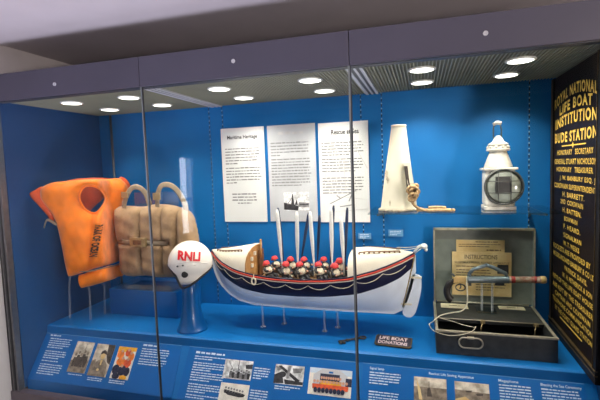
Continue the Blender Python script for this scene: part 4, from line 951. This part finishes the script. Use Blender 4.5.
# ================================================================== SMALL THINGS ON THE DECK
ky = thing('iron_key', (-.40, .35, .7505), 'old iron key lying on the blue deck in front of the boat', 'key')
ka, kb = Vector((-.452,.316,.758)), Vector((-.345,.385,.758)); kd = (kb-ka).normalized(); kn = Vector((-kd.y, kd.x, 0))
mb = MB(); mb.tube([ka, kb], .0052, 10); mb.tube([ka+kd*.045, ka+kd*.051], .0072, 10); mb.build('shaft', M['iron'], ky)
mb = MB(); c = kb + kd*.016; mb.tube([c + kd*(.018*cos(2*pi*k/20)) + kn*(.015*sin(2*pi*k/20)) for k in range(20)], .0045, 8, True); mb.build('bow', M['iron'], ky)
mb = MB(); mtx = Matrix.Translation(ka) @ Matrix(((kd.x, kn.x, 0, 0), (kd.y, kn.y, 0, 0), (0, 0, 1, 0), (0, 0, 0, 1)))
mb.box((-.004,-.030,-.0055),(.008,.002,.005), mtx=mtx); mb.box((.014,-.030,-.0055),(.028,.002,.005), mtx=mtx); mb.box((.0,-.014,-.0055),(.026,.0,.005), mtx=mtx); mb.build('bit', M['iron'], ky, bevel=.001)
sg_ = thing('name_plate', (-.165, .35, .7505), 'small dark LIFE BOAT DONATIONS plate with thin gilt border on the blue deck', 'sign')
r0 = Vector((1, -.10, 0)).normalized(); f0 = Vector((.10, 1, 0)).normalized(); tilt = radians(17); up0 = f0*cos(tilt) + Vector((0,0,1))*sin(tilt); n0 = r0.cross(up0); so = Vector((-.262,.322,.7515))
def sp(a, b, h): return so + r0*a + up0*b + n0*h
mb = MB(); W_, H_ = .196, .082; ch = .010
mb.prism([sp(a, b, .0) for a, b in ((ch,0),(W_-ch,0),(W_,ch),(W_,H_-ch),(W_-ch,H_),(ch,H_),(0,H_-ch),(0,ch))], n0*.008); mb.build('border', M['gilt'], sg_, bevel=.0015)
mb = MB(); k_ = .005; mb.prism([sp(a, b, .008) for a, b in ((ch+k_,k_),(W_-ch-k_,k_),(W_-k_,ch+k_),(W_-k_,H_-ch-k_),(W_-ch-k_,H_-k_),(ch+k_,H_-k_),(k_,H_-ch-k_),(k_,ch+k_))], n0*.001); mb.build('field', M['signnavy'], sg_)
mb = MB(); put_text(mb, 'LIFE BOAT', sp(.022,.045,.0095), r0, up0, .150, .026, bold=.02); put_text(mb, 'DONATIONS', sp(.020,.011,.0095), r0, up0, .154, .025, bold=.02); mb.build('lettering', M['signpink'], sg_)
mb = MB(); mb.prism([sp(.02,.05,0), sp(.17,.05,0), sp(.17,.076,0), sp(.02,.076,0)], -Vector((0,0,1))*.0155); mb.build('wedge', M['framedark'], sg_)

# ================================================================== SERVICE BOARD WITH GILT LETTERING
FX = .705; BDY0, BDY1 = .10, .79
bd = thing('service_board', (.72, .44, .7505), 'tall black board with gold lettering leaning on the right wall of the case', 'notice board')
mb = MB(); mb.box((FX, BDY0, .752), (FX+.028, BDY1, 2.155)); mb.build('board_panel', M['board'], bd)
mb = MB()
for z, h, m in ((.752,.034,0),(.786,.006,1),(.792,.016,0),(.808,.004,1)): mb.box((FX-.010 if m == 0 else FX-.013, BDY0, z), (FX, BDY1, z+h), m)
mb.build('moulding', [M['boardtrim'], M['gilt']], bd)
mb = MB()
for y, h, m in ((BDY1-.02,.02,0),(BDY1-.026,.005,1),(BDY1-.04,.012,0)): mb.box((FX-.008 if m == 0 else FX-.010, y, .812), (FX, y+h, 2.155), m)
for y, h, m in ((BDY0,.03,0),(BDY0+.032,.005,1)): mb.box((FX-.008 if m == 0 else FX-.010, y, .812), (FX, y+h, 2.155), m)
mb.build('moulding', [M['boardtrim'], M['gilt']], bd)
lines = [("ROYAL NATIONAL", .745, .158, 2.008, .054, 'arch'), ("LIFE BOAT",  .66, .21, 1.968, .052, 'small'), ("INSTITUTION", .725, .155, 1.900, .056, 'small'), ("BUDE STATION", .735, .150, 1.828, .054, None),
    ("HONORARY   SECRETARY", .69, .19, 1.752, .030, None), ("GENERAL STUART NICHOLSON", .735, .150, 1.705, .032, None), ("HONORARY   TREASURER", .70, .19, 1.664, .030, None), ("J. W. BANBURY ESQ. J.", .645, .150, 1.618, .034, None),
    ("COXSWAIN SUPERINTENDENT", .735, .152, 1.578, .030, None), ("H. BARRETT.", .595, .285, 1.536, .030, None), ("2ND  COXSWAIN", .625, .300, 1.497, .028, None), ("H. BATTEN.", .59, .32, 1.455, .028, None), ("BOWMAN", .56, .37, 1.412, .027, None),
    ("F. HEARD.", .57, .33, 1.371, .028, None), ("SIGNALMAN", .57, .315, 1.325, .028, None), ("W. T. WEEKS", .57, .34, 1.283, .028, None), ("ROCKETS ARE PROVIDED BY", .74, .20, 1.242, .030, None), ("MESSRS PICKARD BANBURY & CO LD", .74, .155, 1.198, .030, None),
    ("PATRICK DAVIS.", .545, .235, 1.155, .028, None), ("W. H. PETHERICK & SON", .58, .175, 1.113, .028, None), ("KEYS OF THE LIFE BOAT HOUSE", .745, .165, 1.070, .029, None), ("ARE KEPT BY THE TREASURER", .745, .162, 1.024, .029, None),
    ("CAPTAIN AND COXSWAIN", .70, .19, .982, .028, None), ("TELEPHONE COMMUNICATION", .745, .165, .942, .028, None), ("BY THE COAST GUARD STATION", .70, .165, .900, .028, None)]
mb1 = MB(); mb2 = MB()
for i, (t, ya, yb, z, h, k) in enumerate(lines):
    tgt = mb1 if i < 4 else mb2
    wf = (lambda a: .045*(1-(2*a-1)**2)) if k == 'arch' else (lambda a: .018*(1-(2*a-1)**2)) if k == 'small' else None
    put_text(tgt, t, (FX-.0008, ya, z - h/2), (0,-1,0), (0,0,1), ya-yb, h*(1 if i < 4 else .88), bold=(.035 if i < 4 else .02), warp=wf, spacing=1.22 if i < 4 else 1.15)
mb1.build('title_lettering', M['gold'], bd, fixn=False); mb2.build('lettering', M['gold'], bd, fixn=False)
mb = MB(); mb.box((FX-.001, .278, 1.780), (FX, .616, 1.786)); mb.add([(FX-.001, .447+.016*cos(a), 1.783+.016*sin(a)) for a in (0, pi/2, pi, 3*pi/2)], [(0,1,2,3)]); mb.box((FX-.001, .287, .864), (FX, .614, .870)); mb.build('rule', M['gold'], bd)

# ================================================================== LIGHT
w = bpy.data.worlds.new('daylight'); scene.world = w; w.use_nodes = True
bg = w.node_tree.nodes['Background']; bg.inputs['Color'].default_value = (0.80, 0.88, 1.0, 1); bg.inputs['Strength'].default_value = 22.0
pL = bpy.data.lights.new('window_portal', 'AREA'); pL.shape = 'RECTANGLE'; pL.size = WZ1-WZ0; pL.size_y = WY1-WY0; pL.cycles.is_portal = True
po = bpy.data.objects.new('window_portal', pL); col.objects.link(po); po.location = (XW-.08, (WY0+WY1)/2, (WZ0+WZ1)/2); po.rotation_euler = (0, radians(-90), 0)
def spot(loc, target, energy, color, size, soft, blend=.6):
    L = bpy.data.lights.new('fill_spot', 'SPOT'); L.energy = energy; L.color = color; L.spot_size = radians(size); L.spot_blend = blend; L.shadow_soft_size = soft
    o = bpy.data.objects.new('fill_spot', L); col.objects.link(o); o.location = loc
    o.rotation_euler = (Vector(target)-Vector(loc)).to_track_quat('-Z', 'Y').to_euler(); return o
spot((-1.5, -1.0, .35), (-1.5, -1.0, 2.5), 165, (.80, .79, 1.0), 104, .30, .3)          # added upward spot in place of floor bounce, lifts the left ceiling
spot((2.6, -2.6, 2.3), (0.75, 0, 2.15), 150, (1.0, .90, .84), 52, .2, .9)                 # added spot without fixture, lightens the header towards the right

spot((2.6, -2.4, 2.3), (XW, -.5, .9), 620, (1.0, .96, .92), 20, .1)                # added narrow spot, brightens the left wall beside the case
spot((2.7, -3.3, 1.3), (-.4, .35, 2.6), 420, (1.0, .86, .80), 52, .25)               # added far spot, warm fill for the ceiling over the case
# ================================================================== CAMERA (fitted to the photograph's perspective)
yaw, pitch, roll, fpx = 0.2840, -0.0768, -0.0355, 421.06
fwd = Vector((-sin(yaw)*cos(pitch), cos(yaw)*cos(pitch), sin(pitch))); right = Vector((cos(yaw), sin(yaw), 0)); up = right.cross(fwd)
r2 = right*cos(roll) + up*sin(roll); u2 = -right*sin(roll) + up*cos(roll)
cd = bpy.data.cameras.new('camera'); cd.sensor_width = 36; cd.lens = 36*fpx/600; cd.clip_start = .02
co = bpy.data.objects.new('camera', cd); col.objects.link(co)
mw = Matrix((r2, u2, -fwd)).transposed().to_4x4(); mw.translation = Vector((0, -1.9, 1.72)); co.matrix_world = mw
scene.camera = co
vs_ = scene.view_settings; vs_.view_transform = 'Standard'; vs_.look = 'None'; vs_.exposure = 0.0; vs_.gamma = 1.0; vs_.use_curve_mapping = False
